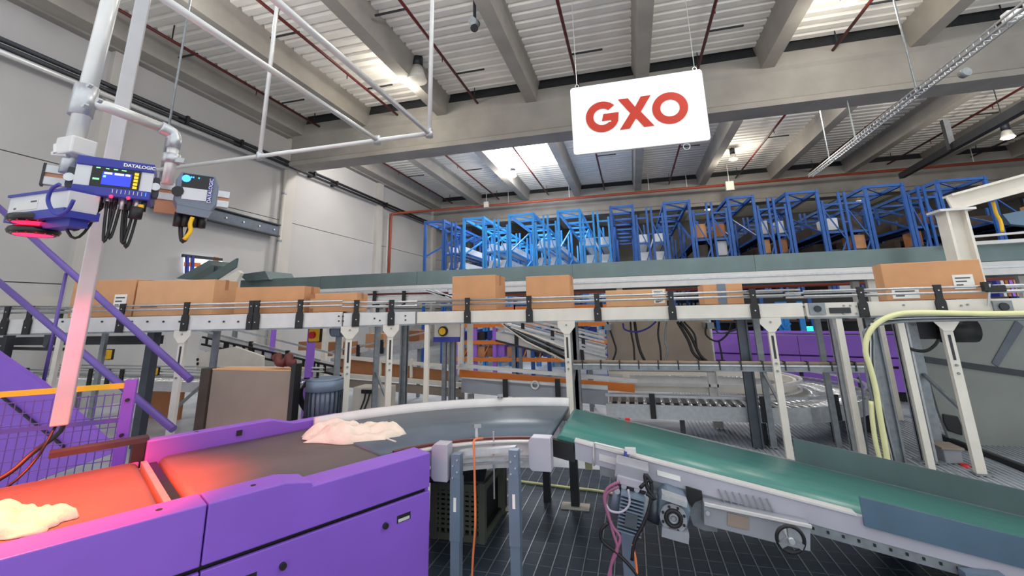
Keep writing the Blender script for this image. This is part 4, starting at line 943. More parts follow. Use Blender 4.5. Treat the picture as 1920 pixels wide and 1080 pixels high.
    for u in (.28, .34, .5): plate(u, .12, u+.04, .16, .004, .002, 'status_light', 'led_blue', t)
    MB().cyl(pt(-.03, .6, .0), pt(-.03, .6, .012), .03, 12).build('knob', 'black', t, True)
    for u in (.1, .3, .55, .8): MB().cyl(pt(u, 1.15, -.05), pt(u, 1.55, -.05), .022, 8).build('connector', 'black', t, True)
    tag(MB().tube(arc(pt(.2, 1.5, -.05), pt(.48, 1.5, -.05), .1, 8), .012, 7).build('reader_cable', 'black', None, True), 'black cable loop under the grey reader', 'cable')
    tag(MB().tube(spline([pt(.5, 1.3, .0), pt(.46, 1.5, 0), pt(.5, 1.7, 0), pt(.36, 1.95, 0)]), .012, 7).build('reader_cable', 'yellow', None, True), 'yellow cable end under the grey reader', 'cable')
    # line camera with red ring lamps on the left
    TL, ax, nr, W_, H_, pt, plate = frame((20, 369), (130, 354), (27, 406), 2.3)
    t = thing('line_camera', 'blue and white line camera box above the red ring lamps', 'camera', pt(.5, 1, -.1))
    plate(0, .0, 1.0, 1.0, -.14, .14, 'body', 'scanner_silver', t, .006); plate(-.005, -.05, 1.0, .06, -.15, .16, 'top_edge', 'scanner_blue', t); plate(.0, .85, 1.0, 1.25, -.15, .155, 'bottom_edge', 'scanner_blue', t)
    plate(.1, .3, .52, .75, 0, .002, 'print_frame', 'alu_white', t); plate(.4, .35, .5, .42, .002, .001, 'print_mark', 'print', t); plate(.12, .6, .16, .68, .002, .001, 'print_mark', 'print', t)
    plate(.45, 1.25, .95, 1.6, -.12, .08, 'mount_block', 'scanner_blue', t)
    tag(MB().tube(spline([at(x, y, D=2.12) for x, y in ((112, 345), (97, 355), (90, 375), (98, 395), (112, 402), (128, 393), (138, 375))]), .009, 8).build('blue_cable', 'scanner_blue', None, True), 'blue cable loop in front of the line camera', 'cable')
    for k, (px, py, R) in enumerate(((67, 412, .088), (64, 434, .08))):
        c = at(px, py, D=2.28); t2 = thing('ring_lamp', ['upper', 'lower'][k]+' black ring lamp with glowing red LEDs below the line camera', 'lamp', c)
        MB().ring(c, (0, 0, 1), R, .022, 28, 8).build('housing', 'black_gloss', t2, True); MB().cyl(c, c+V3((0, 0, .02)), R, 24).build('housing_top', 'black', t2, True)
        MB().cyl(c-V3((0, 0, .02)), c-V3((0, 0, .012)), R*1.05, 24).build('led_ring', 'led_red', t2, True)
        for q in range(16):
            a = q*math.pi/8; p = c+V3((math.cos(a)*R*1.06, math.sin(a)*R*1.06, -.012)); MB().cyl(p, p-V3((0, 0, .006)), .006, 6).build('led', 'led_red', t2)
    c = at(65, 440, D=2.28); l = bpy.data.lights.new('ring_lamp_light', 'SPOT'); l.energy = RED_W; l.color = (1, .06, .006); l.spot_size = math.radians(80); l.spot_blend = .55; l.shadow_soft_size = .07
    o = bpy.data.objects.new('ring_lamp_light', l); COL.objects.link(o); put(o, c-V3((0, 0, .05)), t2); o.rotation_euler = (math.radians(3), math.radians(-3), 0)
    c = at(67, 420, D=2.28); l = bpy.data.lights.new('ring_lamp_light', 'SPOT'); l.energy = 260; l.color = (1, .04, .14); l.spot_size = math.radians(150); l.spot_blend = .5; l.shadow_soft_size = .07
    o = bpy.data.objects.new('ring_lamp_light', l); COL.objects.link(o); put(o, c-V3((0, 0, .03)), t2)
RED_W = 700
scanners()

# ================================================================== PURPLE STAIR, MESH GUARD
def stairs():
    Y = 3.6
    t = thing('purple_stair_rail', 'purple tubular stair handrail descending behind the scanner post', 'handrail', at(355, 805, Y=Y))
    for (a, b) in (((-60, 337), (357, 712)), ((-60, 480), (325, 805))):
        MB().cyl(at(*a, Y=Y), at(*b, Y=Y), .034, 12).build('rail_tube', 'purple_rail', t, True)
    a, b = at(124, 512, Y=Y), at(88, 715, Y=Y); MB().cyl(a, (a.x, Y, b.z), .018, 10).build('baluster', 'purple_rail', t, True)
    t = thing('purple_chute', 'sloping purple sheet-metal slide behind the mesh guard', 'slide', at(100, 880, Y=3.3))
    pts = [(-80, 610), (0, 668), (70, 716), (140, 778), (215, 848), (70, 900), (-80, 960)]
    MB().prism([at(x, y, Y=3.3) for x, y in pts], (0, .06, 0)).build('side_sheet', 'purple', t)
    a, b = at(5, 745, Y=3.28), at(120, 838, Y=3.28); MB().bar(a, b, .02, .018).build('seam', 'black', t)
    # mesh guard
    P = at(-40, 743, D=2.95); Q = at(246, 722, Z=P.z); ax = (Q-P).normalized(); zt = P.z
    t = thing('mesh_guard', 'purple framed wire mesh guard with yellow top rail beside the machine', 'guard', V3((Q.x, Q.y, 0)))
    MB().bar(P, Q-ax*.02, .03, .035).build('top_rail', 'yellow', t)
    MB().cbox(V3((Q.x, Q.y, zt/2+.02)), .07, .05, zt+.04, ax, ax.cross(V3((0, 0, 1)))).build('post', 'purple', t)
    L = (Q-P).length; n = 17
    w = MB().cyl(P+V3((0, 0, -.05)), P+V3((0, 0, -.75)), .0035, 5).build('mesh_wire', 'purple_rail', t)
    for i in range(1, n): copy(w, P+ax*L*i/n+V3((0, 0, -.40)), t)
    for k in range(9): MB().cyl(P+V3((0, 0, -.06-k*.075)), Q+V3((0, 0, -.06-k*.075)), .0035, 5).build('mesh_wire', 'purple_rail', t)
    MB().bar(P+V3((0, 0, -.24)), Q+V3((0, 0, -.24)), .02, .03).build('mid_rail', 'purple_rail', t)
    for z in (-.1, -.34): p = Q+V3((0, 0, z))-ax.cross(V3((0, 0, 1)))*.0; MB().cyl(p, p+ax.cross(V3((0, 0, 1)))*.05, .012, 8).build('bolt', 'black', t)
stairs()

# ================================================================== BELOW THE ROLLERS, LEFT
def left_clutter():
    Y = 5.4
    t = thing('lower_roller_conveyor', 'lower white-framed roller conveyor behind the purple stair rails', 'conveyor', at(200, 720, Y=Y))
    a, b = at(-40, 712, Y=Y), at(300, 718, Y=Y); z = (at(60, 712, Y=Y).z+at(300, 718, Y=Y).z)/2+.02
    x0, x1 = a.x, -4.6
    MB().box(x0, Y, z-.14, x1, Y+.03, z).build('side_frame', 'alu_white', t); MB().box(x0, Y+.6, z-.14, x1, Y+.63, z).build('side_frame', 'alu_white', t)
    c = V3((x0+.05, Y+.315, z-.03)); r = MB().cyl(c-V3((0, .28, 0)), c+V3((0, .28, 0)), .025, 8).build('roller', 'roller', t, True)
    for i in range(1, int((x1-x0)/.12)): copy(r, c+V3((i*.12, 0, 0)), t)
    for zz in (z+.09, z+.14):
        for yy in (Y, Y+.63): MB().cyl((x0, yy, zz), (x1, yy, zz), .013, 8).build('guide_rail', 'galv', t, True)
    for px in (52, 172, 205, 231): p = at(px, 700, Y=Y); MB().box(p.x-.035, Y-.03, z-.1, p.x+.035, Y-.005, z+.17).build('bracket', 'black', t)
    for x in (x0+1.5, -5.2):
        for yy in (Y, Y+.6): MB().box(x-.03, yy, 0, x+.03, yy+.04, z-.14).build('leg', 'galv_dull', t)
    # dark steel columns of the left section
    for px, w, m, lab in ((278, .13, 'steel_channel', 'grey steel column left of the white conveyor leg'), (2, .1, 'dark_steel', 'dark steel column at the left picture edge')):
        p = at(px, 700, Y=4.85); o = MB().box(p.x-w/2, 4.8, 0, p.x+w/2, 4.9, 1.52).build('steel_column', m); tag(o, lab, 'column')
    t = thing('dark_cross_beam', 'dark steel cross beam below the left roller section', 'beam', at(150, 640, Y=5.0))
    MB().bar(at(-20, 640, Y=5.0), at(300, 637, Y=5.0), .1, .12).build('beam', 'dark_steel', t)
    MB().bar(at(-20, 652, Y=5.0), at(120, 655, Y=5.0), .1, .04).build('flange', 'dark_steel', t)
    p = at(88, 632, Y=4.7); MB().prism([p+V3((-.07, 0, .1)), p+V3((.07, 0, .1)), p+V3((.06, 0, -.06)), p+V3((.02, 0, -.15)), p+V3((-.05, 0, -.13))], (0, .03, 0)).build('hanger_plate', 'steel_channel', t)
    # emergency stop boxes
    for px, py, Yy, s, lab in ((200, 665, 5.2, .12, 'yellow emergency stop with red button under the left rollers'), (288, 697, 5.3, .09, 'small yellow emergency stop left of the white conveyor leg'), (590, 628, 5.6, .16, 'yellow emergency stop with red button on the purple post')):
        p = at(px, py, Y=Yy); t = thing('emergency_stop', lab, 'button', p)
        MB().cbox(p+V3((-.02, .04, 0)), s*1.2, .06, s*1.3).build('back_plate', 'black', t); MB().cbox(p, s*.95, .07, s*1.15).build('housing', 'yellow', t, bevel=.01)
        MB().cyl(p-V3((0, .035, 0)), p-V3((0, .08, 0)), s*.3, 14).build('button', 'red', t, True)
    # beige panel between dark posts, red rag on top
    Y = 4.25; a, b = at(398, 694, Y=Y), at(548, 686, Y=Y)
    t = thing('beige_metal_panel', 'large beige metal panel between dark posts behind the purple machine', 'panel', V3(((a.x+b.x)/2, Y, 0)))
    MB().box(a.x, Y, .1, b.x, Y+.03, a.z).build('sheet', 'beige_panel', t, bevel=.01)
    MB().box(a.x-.14, Y-.02, 0, a.x-.01, Y+.06, a.z+.02).build('post', 'wood_dark', t); MB().box(b.x+.005, Y-.02, 0, b.x+.06, Y+.08, b.z+.02).build('post', 'black', t)
    MB().box(a.x, Y+.0, a.z, b.x, Y+.2, a.z+.015).build('top_shelf', 'cardboard_pale', t)
    rn = random.Random(5); pts = [at(512+i*3.2, 677-6*math.sin(i*.9)-rn.random()*3, Y=Y+.05) for i in range(14)]
    MBr = MB()
    for k, p in enumerate(pts): MBr.cbox(p, .09+.05*rn.random(), .09, .05+.05*rn.random(), V3((1, .2*rn.random(), .5*rn.random()-.25)).normalized())
    o = MB().tube([V3(p)+V3((0, .03*math.sin(i), .0)) for i, p in enumerate(pts)], .045, 8).build('red_rag', 'red_pipe', None, True); tag(o, 'crumpled dark red rag lying on the beige panel top', 'rag')
    # light sheet panels further back
    t = thing('cream_side_panel', 'cream sheet panel with two dark holes behind the white conveyor leg', 'panel', at(420, 690, Y=6.2)); Y = 6.2
    MB().prism([at(x, y, Y=Y) for x, y in ((369, 663), (440, 650), (492, 668), (492, 700), (369, 702))], (0, .05, 0)).build('sheet', 'cream_steel', t)
    for px in (380, 480): p = at(px, 690, Y=Y); MB().box(p.x-.03, Y+.06, 0, p.x+.03, Y+.1, p.z).build('leg', 'galv_dull', t)
    for px, py in ((371, 674), (371, 682)): p = at(px, py, Y=Y); MB().cyl(p-V3((0, .01, 0)), p, .025, 10).build('hole', 'black', t)
    # white sloping conveyor behind
    def slope(name, label, p0, p1, Y, h, m='alu_white', w=.5, brackets=(), up=.14):
        a, b = at(*p0, Y=Y), at(*p1, Y=Y); t = thing(name, label, 'conveyor', (a+b)/2)
        for o in (0, w): MB().prism([a+V3((0, o, -h)), b+V3((0, o, -h)), b+V3((0, o, 0)), a+V3((0, o, 0))], (0, .03, 0)).build('side_frame', m, t)
        MB().prism([a+V3((0, .03, -.04)), b+V3((0, .03, -.04)), b+V3((0, w, -.04)), a+V3((0, w, -.04))], (0, 0, .03)).build('bed', 'galv', t)
        for o in (-.02, w+.04): MB().bar(a+V3((0, o, up)), b+V3((0, o, up)), .025, .03).build('guide_rail', 'galv', t)
        for f in brackets: p = lerp(a, b, f); MB().box(p.x-.035, Y-.035, p.z-h*.7, p.x+.035, Y-.005, p.z+up+.03).build('bracket', 'black', t)
        for f in (.1, .9): p = lerp(a, b, f); MB().box(p.x-.03, Y+.1, 0, p.x+.03, Y+.15, p.z-h).build('leg', 'galv_dull', t)
        return t
    slope('sloping_conveyor', 'white framed conveyor sloping down to the right behind the beige panel', (375, 634), (600, 692), 6.6, .2, 'alu_white', .6, (.15, .45, .75))
    slope('sloping_conveyor', 'grey conveyor with small white parts rising behind the three white legs', (620, 672), (800, 636), 8.6, .16, 'galv', .6, (.3, .55, .8))
    # black frame rails of the sloping conveyor
    t = thing('ladder_cable_tray', 'black ladder cable tray below the sloping white conveyor', 'cable tray', at(480, 660, Y=6.4))
    a, b = at(380, 632, Y=6.4), at(640, 690, Y=6.4)
    for o in (0, -.12): MB().bar(a+V3((0, 0, o)), b+V3((0, 0, o)), .03, .03).build('rail', 'black', t)
    for i in range(14): p = lerp(a, b, (i+.5)/14); MB().bar(p, p+V3((0, 0, -.12)), .03, .03).build('rung', 'black', t)
    for f in (.2, .85): p = lerp(a, b, f); MB().bar(p, (p.x, p.y, 0), .03, .03).build('stand', 'black', t)
    o = MB().box(at(278, 712, Y=6.25).x, 6.25, 0, at(345, 712, Y=6.25).x, 6.3, at(300, 712, Y=6.25).z).build('side_board', 'cardboard_dark'); tag(o, 'dark brown side board left of the white conveyor leg', 'board')
    # grey vertical motor
    Y = 4.55; c = at(608, 740, Y=Y); r = (at(637, 740, Y=Y)-at(580, 740, Y=Y)).length/2
    z1, z0 = at(608, 708, Y=Y).z, at(608, 778, Y=Y).z
    t = thing('upright_motor', 'upright blue-grey finned electric motor right of the beige panel', 'motor', V3((c.x, c.y, z0)))
    MB().cyl((c.x, c.y, z0), (c.x, c.y, z1-.1), r*.9, 20).build('body', 'blue_grey', t, True)
    MB().cyl((c.x, c.y, z1-.13), (c.x, c.y, z1-.02), r, 22).build('fan_cover', 'blue_grey', t, True); MB().cyl((c.x, c.y, z1-.02), (c.x, c.y, z1), r, 22, r*.82).build('fan_dome', 'blue_grey', t, True)
    for k in range(22):
        a = k*2*math.pi/22; e = V3((math.cos(a), math.sin(a), 0)); MB().cbox(V3((c.x, c.y, (z0+z1)/2-.06))+e*r*.93, .03, .012, (z1-z0)*.62, e, V3((-e.y, e.x, 0))).build('fin', 'steel_channel', t)
    MB().cyl((c.x, c.y, z0-.1), (c.x, c.y, z0), r*1.05, 20).build('base_flange', 'steel_channel', t, True); MB().cyl((c.x, c.y, 0), (c.x, c.y, z0-.1), r*.5, 12).build('pedestal', 'dark_steel', t)
    for k in range(5):
        tag(MB().tube(spline([at(596-k*4, 708+k*3, Y=Y-.05), at(575-k*3, 715+k*4, Y=Y), at(566-k, 735+k*5, Y=Y), at(572, 760+k*3, Y=Y), at(590, 785+k*4, Y=Y+.1)]), .012, 7).build('motor_cable', 'black', None, True),
            f'{NTH[k]} black cable looping left of the upright motor, counted from the outside in', 'cable', 'cables beside the upright motor')
    for px, y0, y1, Yy, w, lab in ((583, 616, 705, 6.0, .11, 'purple post carrying the emergency stop'), (512, 612, 672, 7.0, .07, 'thin purple post behind the sloping conveyor')):
        a, b = at(px, y0, Y=Yy), at(px, y1, Y=Yy); o = MB().box(a.x-w/2, Yy, 0, a.x+w/2, Yy+.06, a.z).build('purple_post', 'purple_far'); tag(o, lab, 'post')
    # tilted chute at left behind the cartons
    Y = 7.5
    t = thing('tilted_chute', 'steep grey discharge chute with a white side plate rising behind the left cartons', 'chute', at(400, 560, Y=Y))
    MB().prism([at(x, y, Y=Y) for x, y in ((330, 522), (392, 488), (398, 497), (352, 524))], (0, .5, 0)).build('belt_bed', 'guard_grey', t)
    MB().prism([at(x, y, Y=Y-.05) for x, y in ((372, 527), (444, 484), (441, 501), (400, 528))], (0, .05, 0)).build('guard_plate', 'guard_grey', t)
    MB().prism([at(x, y, Y=Y-.15) for x, y in ((404, 530), (446, 507), (452, 512), (438, 535), (415, 554))], (0, .08, 0)).build('side_plate', 'cream_steel', t)
    MB().bar(at(405, 500, Y=Y), at(398, 560, Y=Y), .05, .05).build('support', 'dark_steel', t)
    for px in (395, 440): p = at(px, 545, Y=Y); MB().box(p.x-.04, Y+.1, 0, p.x+.04, Y+.16, p.z).build('leg', 'galv_dull', t)
    # opening in the left wall
    X = -10.34; t = struct(thing('window_1', 'small wall opening showing orange and blue racking behind the left cartons', 'window', at(378, 500, X=X)))
    MB().prism([at(x, y, X=X-.1) for x, y in ((344, 479), (414, 487), (414, 512), (344, 512))], (.05, 0, 0)).build('pane', 'window_bright', t)
    MB().bar(at(342, 479, X=X), at(416, 487, X=X), .06, .07).build('lintel', 'dark_steel', t); MB().bar(at(346, 495, X=X), at(375, 497, X=X), .04, .1).build('rack_beam', 'orange_beam', t); MB().bar(at(400, 493, X=X), at(408, 494, X=X), .04, .32).build('rack_sign', 'orange_beam', t)
    for px in (351, 361): MB().bar(at(px, 480, X=X+.02), at(px-1, 512, X=X+.02), .06, .06).build('rack_post', 'scanner_blue', t)
left_clutter()

# ================================================================== MIDDLE BACKGROUND
def mid_clutter():
    def box(name, label, cat, x0, y0, x1, y1, Y, dep, m, group=None, bevel=0):
        a, b = at(x0, y0, Y=Y), at(x1, y1, Y=Y); o = MB().box(a.x, Y, b.z, b.x, Y+dep, a.z).build(name, m, None, bevel=bevel); return tag(o, label, cat, group)
    for (x0, y0, x1, y1, Y, m, lab) in ((686, 626, 718, 652, 8.75, 'cardboard', 'small brown carton on the far conveyor between the two white legs'), (767, 620, 786, 640, 8.75, 'cardboard_dark', 'small dark carton with a white label on the far conveyor'),
                                       (606, 642, 652, 668, 8.7, 'cardboard_dark', 'dull brown carton behind the leftmost white leg'), (560, 641, 585, 657, 8.8, 'cardboard_dark', 'dull brown carton left of the purple post')):
        box('cardboard_box', lab, 'box', x0, y0, x1, y1, Y, .35, m)
    # conveyor with brown side board
    t = thing('boarded_conveyor', 'low conveyor with brown side boards behind the white legs', 'conveyor', at(730, 740, Y=6.9)); Y = 6.9
    for a, b in (((630, 672), (714, 681)), ((716, 681), (772, 687)), ((774, 688), (842, 696))):
        p, q = at(*a, Y=Y), at(*b, Y=Y); MB().prism([p, q, q-V3((0, 0, .22)), p-V3((0, 0, .22))], (0, .03, 0)).build('side_board', 'cardboard_dark', t)
    p, q = at(625, 668, Y=Y-.02), at(880, 690, Y=Y-.02); MB().bar(p, q, .05, .05).build('top_rail', 'cream_steel', t)
    p, q = at(625, 702, Y=Y-.1), at(870, 722, Y=Y-.1); MB().bar(p, q, .08, .06).build('lower_rail', 'cream_steel', t); MB().prism([p, q, q+V3((0, .9, 0)), p+V3((0, .9, 0))], (0, 0, -.03)).build('belt', 'belt_dark', t)
    MB().bar(p-V3((0, 0, .12)), q-V3((0, 0, .12)), .05, .12).build('side_frame', 'beige_panel', t)
    for px in (714, 772): a = at(px, 672, Y=Y-.03); MB().bar(a, a-V3((0, 0, .3)), .04, .04).build('post', 'cream_steel', t)
    for px in (640, 860): a = at(px, 715, Y=Y); MB().box(a.x-.04, Y+.1, 0, a.x+.04, Y+.16, a.z).build('leg', 'galv_dull', t)
    p, q = at(838, 690, Y=Y-.3), at(805, 700, Y=Y-.3); 
    # cream cabinet
    t = thing('control_cabinet', 'cream control cabinet with a cable gland behind the white legs', 'cabinet', at(690, 760, Y=6.0)); Y = 6.0
    a, b = at(662, 726, Y=Y), at(720, 800, Y=Y); MB().box(a.x, Y, 0, b.x, Y+.3, a.z).build('body', 'cream_steel', t, bevel=.01); c = at(690, 734, Y=Y); MB().cbox(c, .2, .04, .05).build('cable_gland', 'black', t)
    for k in (0, 1): MB().tube([at(686+k*8, 734, Y=Y-.03), at(683+k*7, 750, Y=Y-.03), at(676+k*7, 768, Y=Y-.03)], .012, 6).build('conduit', 'dark_steel', t)
    # button panel
    t = thing('button_panel', 'cream panel with a round yellow button hanging below the middle rollers', 'panel', at(840, 620, Y=6.1)); Y = 6.1
    a, b = at(815, 606, Y=Y), at(862, 633, Y=Y); MB().box(a.x, Y, b.z, b.x, Y+.05, a.z).build('sheet', 'cream_steel', t); c = at(832, 621, Y=Y); MB().cyl(c-V3((0, .04, 0)), c, .07, 14).build('button_ring', 'black', t, True); MB().cyl(c-V3((0, .06, 0)), c-V3((0, .03, 0)), .05, 14).build('button', 'yellow', t, True)
    a, b = at(814, 632, Y=Y), at(862, 641, Y=Y); MB().box(a.x, Y-.03, b.z, b.x, Y+.02, a.z).build('blue_strip', 'scanner_blue', t)
    t = thing('small_motor', 'small blue-grey drive motor under the angled roller section', 'motor', at(637, 618, Y=5.4)); c = at(637, 619, Y=5.4); MB().cyl(c-V3((.1, 0, 0)), c+V3((.1, 0, 0)), .09, 14).build('body', 'blue_grey', t, True); MB().cbox(c-V3((0, .05, 0)), .14, .12, .16).build('cover', 'blue_grey', t, bevel=.02)
    # low pallet rack with orange beams, full of goods
    Y = 12.0
    for j, (x0, x1, lab) in enumerate(((855, 965, 'purple-blue pallet rack with orange beams left of the sloping white conveyors'), (968, 1060, 'blue pallet rack with orange beams behind the sloping white conveyors'), (1062, 1180, 'blue pallet rack with orange beams right of the double leg'))):
        a, b = at(x0, 640, Y=Y).x, at(x1, 640, Y=Y).x; t = thing('pallet_rack', lab, 'rack', (a, Y, 0))
        for x in (a, a+(b-a)*.33, a+(b-a)*.66, b): MB().box(x-.05, Y, 0, x+.05, Y+.08, 2.0).build('post', 'blue_rack' if j else 'purple_far', t)
        for z in (.35, .8, 1.25, 1.7): MB().box(a, Y-.04, z, b, Y, z+.1).build('beam', 'orange_beam', t)
        for x in (a+.1, a+(b-a)*.4): MB().bar((x, Y+.1, .3), (x+(b-a)*.3, Y+.1, 1.2), .03, .03).build('brace', 'orange_beam', t)
        for k in range(6):
            for lv, z in enumerate((.46, .91, 1.36)):
                w = (b-a)/6; m = ['cardboard_dark', 'scanner_blue', 'purple_far', 'shelf_white', 'cardboard', 'dark_steel'][(k*2+lv+j) % 6]
                o = MB().box(a+k*w+.04, Y+.1, z, a+(k+1)*w-.04, Y+.6, z+.2+.12*random.random()).build('stock_bin', m)
                nm = {'cardboard_dark': 'dark brown', 'scanner_blue': 'blue', 'purple_far': 'purple', 'shelf_white': 'white', 'cardboard': 'tan', 'dark_steel': 'black'}[m]
                tag(o, f'{nm} bin, {NTH[k]} from the left on the {["low", "middle", "high"][lv]} level of the {["purple-blue", "middle", "right"][j]} pallet rack', 'bin', 'bins on the pallet racks')
    # two sloping white conveyors left of grey panel
    def incl(label, p0, p1, Y, h, dep, rails):
        a, b = at(*p0, Y=Y), at(*p1, Y=Y); t = thing('inclined_conveyor', label, 'conveyor', (a+b)/2)
        for o in (0, dep): MB().prism([a+V3((0, o, -h)), b+V3((0, o, -h)), b+V3((0, o, 0)), a+V3((0, o, 0))], (0, .03, 0)).build('side_frame', 'alu_white', t)
        MB().prism([a+V3((0, .03, -.05)), b+V3((0, .03, -.05)), b+V3((0, dep, -.05)), a+V3((0, dep, -.05))], (0, 0, .03)).build('belt', 'galv_dull', t)
        for z in rails: 
            for o in (-.02, dep+.04): MB().bar(a+V3((0, o, z)), b+V3((0, o, z)), .03, .035).build('guide_rail', 'galv', t)
        for f in (.2, .5, .8): p = lerp(a, b, f); MB().box(p.x-.03, Y-.03, p.z-h, p.x+.03, Y-.005, p.z+max(rails)).build('bracket', 'black', t)
        for f in (.15, .85): p = lerp(a, b, f); MB().box(p.x-.03, Y+.1, 0, p.x+.03, Y+.15, p.z-h).build('leg', 'galv_dull', t)
        MB().bar(a+V3((0, -.03, -h)), b+V3((0, -.03, -h)), .03, .03).build('frame_edge', 'dark_steel', t)
    incl('upper white inclined conveyor sloping down to the grey sheet panel', (945, 605), (1134, 652), 8.2, .16, .6, (.1, .17))
    incl('lower white inclined conveyor with cable bundle behind the double leg', (930, 622), (1135, 674), 7.4, .14, .5, (.08,))
    t = thing('cable_bundle', 'bundle of grey cables running down the lower inclined conveyor', 'cables', at(1010, 650, Y=7.36))
    for k in range(5): MB().tube([at(940+k*4, 606+k*2, Y=7.36), at(985+k*3, 640-k*3, Y=7.36), at(1058, 676-k*6, Y=7.36)], .018, 6).build('cable', ['cream_steel', 'black', 'galv_dull', 'dark_steel', 'cream_steel'][k], t, True)
    # low white curved conveyor parts (868..1060, 690..745)
    t = thing('low_belt_section', 'low grey belt section with cream rails left of the double leg', 'conveyor', at(960, 735, Y=6.6)); Y = 6.6
    for (a, b, h, m, nm) in (((862, 685), (1195, 714), .05, 'alu_white', 'guide_rail'), ((866, 712), (1140, 728), .07, 'alu_white', 'guide_rail'), ((866, 722), (1140, 745), .2, 'grey_paint', 'side_frame')):
        p, q = at(*a, Y=Y), at(*b, Y=Y); MB().bar(p, q, .05, h).build(nm, m, t)
    for px in (948, 1046): p = at(px, 727, Y=Y-.05); MB().box(p.x-.035, Y-.08, p.z-.14, p.x+.035, Y-.05, p.z+.12).build('bracket', 'black', t)
    p, q = at(862, 700, Y=Y+.3), at(1190, 728, Y=Y+.3); MB().bar(p, q, .04, .11).build('side_board', 'orange_beam', t)
    for px in (880, 1050): p = at(px, 740, Y=Y); MB().box(p.x-.04, Y+.05, 0, p.x+.04, Y+.1, p.z).build('leg', 'galv_dull', t)
    c = at(1003, 722, Y=Y-.05); MB().ring(c, (0, 1, 0), .05, .015, 16, 6).build('reflector_ring', 'alu_white', t, True)
    # conveyor behind left of carton with black guide fingers
    t = thing('rear_guide_conveyor', 'white guide conveyor with black fingers seen behind the left cartons', 'conveyor', at(760, 565, Y=7.3)); Y = 7.3
    for py in (548, 553, 558): p, q = at(655, py, Y=Y), at(840, py-4, Y=Y); MB().bar(p, q, .04, .035).build('guide_rail', ['galv', 'red_pipe', 'galv'][(py-548)//5], t)
    p, q = at(655, 566, Y=Y), at(850, 560, Y=Y); MB().bar(p, q, .05, .12).build('side_frame', 'alu_white', t)
    for px in (703, 758): p = at(px, 556, Y=Y-.05); MB().box(p.x-.03, Y-.08, p.z-.16, p.x+.03, Y-.05, p.z+.1).build('bracket', 'black', t)
    for k in range(3): MB().bar(at(785+k*15, 541+k*2, Y=Y-.1), at(835+k*12, 556+k*3, Y=Y-.1), .04, .03).build('cross_bar', 'galv', t)
    for px in (700, 820): p = at(px, 558, Y=Y); MB().box(p.x-.03, Y+.02, p.z, p.x+.03, 7.98, p.z+.05).build('bracket_arm', 'galv_dull', t)
    # grey sheet panel with hanging cables
    Y = 6.9; a, b = at(1136, 606, Y=Y), at(1338, 684, Y=Y)
    t = thing('grey_sheet_panel', 'large grey-beige sheet metal panel behind hanging black cables', 'panel', V3(((a.x+b.x)/2, Y, 0)))
    MB().box(a.x, Y, b.z-.1, b.x, Y+.04, a.z+.05).build('sheet', 'beige_panel', t)
    for x in (a.x+.05, b.x-.05): MB().box(x-.04, 6.4, a.z-.08, x+.04, Y, a.z).build('bracket_arm', 'galv_dull', t)
    CB = [((1138, 604), (1150, 640), (1155, 660), (1148, 682)), ((1182, 606), (1184, 630), (1188, 650), (1190, 682)), ((1190, 606), (1194, 635), (1200, 660), (1210, 682)), ((1236, 606), (1234, 630), (1238, 655), (1240, 682)), ((1250, 606), (1247, 640), (1252, 660), (1246, 682)),
          ((1270, 606), (1290, 640), (1300, 665), (1318, 682)), ((1276, 606), (1296, 635), (1312, 668), (1330, 684)), ((1282, 606), (1302, 630), (1308, 660), (1326, 683))]
    for k, c in enumerate(CB):
        tag(MB().tube(spline([at(x, y-3, Y=6.42) for x, y in c]), .02 if k in (2, 5, 6) else .013, 7).build('hanging_cable', 'black' if k != 4 else 'galv_dull', None, True),
            f'{NTH[k]} hanging cable from the left in front of the grey sheet panel', 'cable', 'cables hanging before the grey sheet panel')
    tag(MB().tube(spline([at(x, y, Y=6.4) for x, y in ((1168, 606), (1172, 618), (1195, 622), (1215, 615), (1230, 603))]), .012, 7).build('blue_cable', 'scanner_blue', None, True), 'blue cable loop under the middle roller conveyor', 'cable')
    for k, c in enumerate([((1325, 606), (1324, 628), (1345, 640), (1365, 625), (1372, 605)), ((1338, 612), (1350, 625), (1380, 618), (1400, 612), (1436, 608)), ((1348, 640), (1352, 660), (1355, 678)), ((1396, 606), (1398, 625), (1405, 643))]):
        tag(MB().tube(spline([at(x, y, Y=6.45) for x, y in c]), .012, 7).build('loose_cable', 'black' if k != 1 else 'steel_channel', None, True),
            ['black cable loop in front of the far purple machine', 'grey-blue cable running right under the rollers before the far purple machine', 'short black cable with plug hanging before the far purple machine', 'short curved black cable beside the dark post before the far purple machine'][k], 'cable')
    # horizontal cable tray crossing in front
    Y = 5.95; t = thing('horizontal_cable_tray', 'horizontal steel cable tray with yellowish cables across the conveyor legs', 'cable tray', at(1340, 690, Y=Y))
    p, q = at(1076, 690, Y=Y), at(1625, 692, Y=Y); q.z = p.z = (p.z+q.z)/2
    MB().bar(p, q, .08, .05).build('tray', 'galv_dull', t); MB().bar(p+V3((0, -.03, .04)), q+V3((0, -.03, .04)), .03, .02).build('tray_edge', 'galv', t)
    for k in range(3): MB().cyl(p+V3((0, -.01+.03*k, .07)), q+V3((-.0, -.01+.03*k, .065)), .016, 7).build('cable', ['beige_panel', 'cardboard_pale', 'black'][k], t, True)
    for i in range(14): c = lerp(p, q, (i+.5)/14); MB().cbox(c+V3((0, 0, .04)), .015, .1, .1).build('cable_tie', 'dark_steel', t)
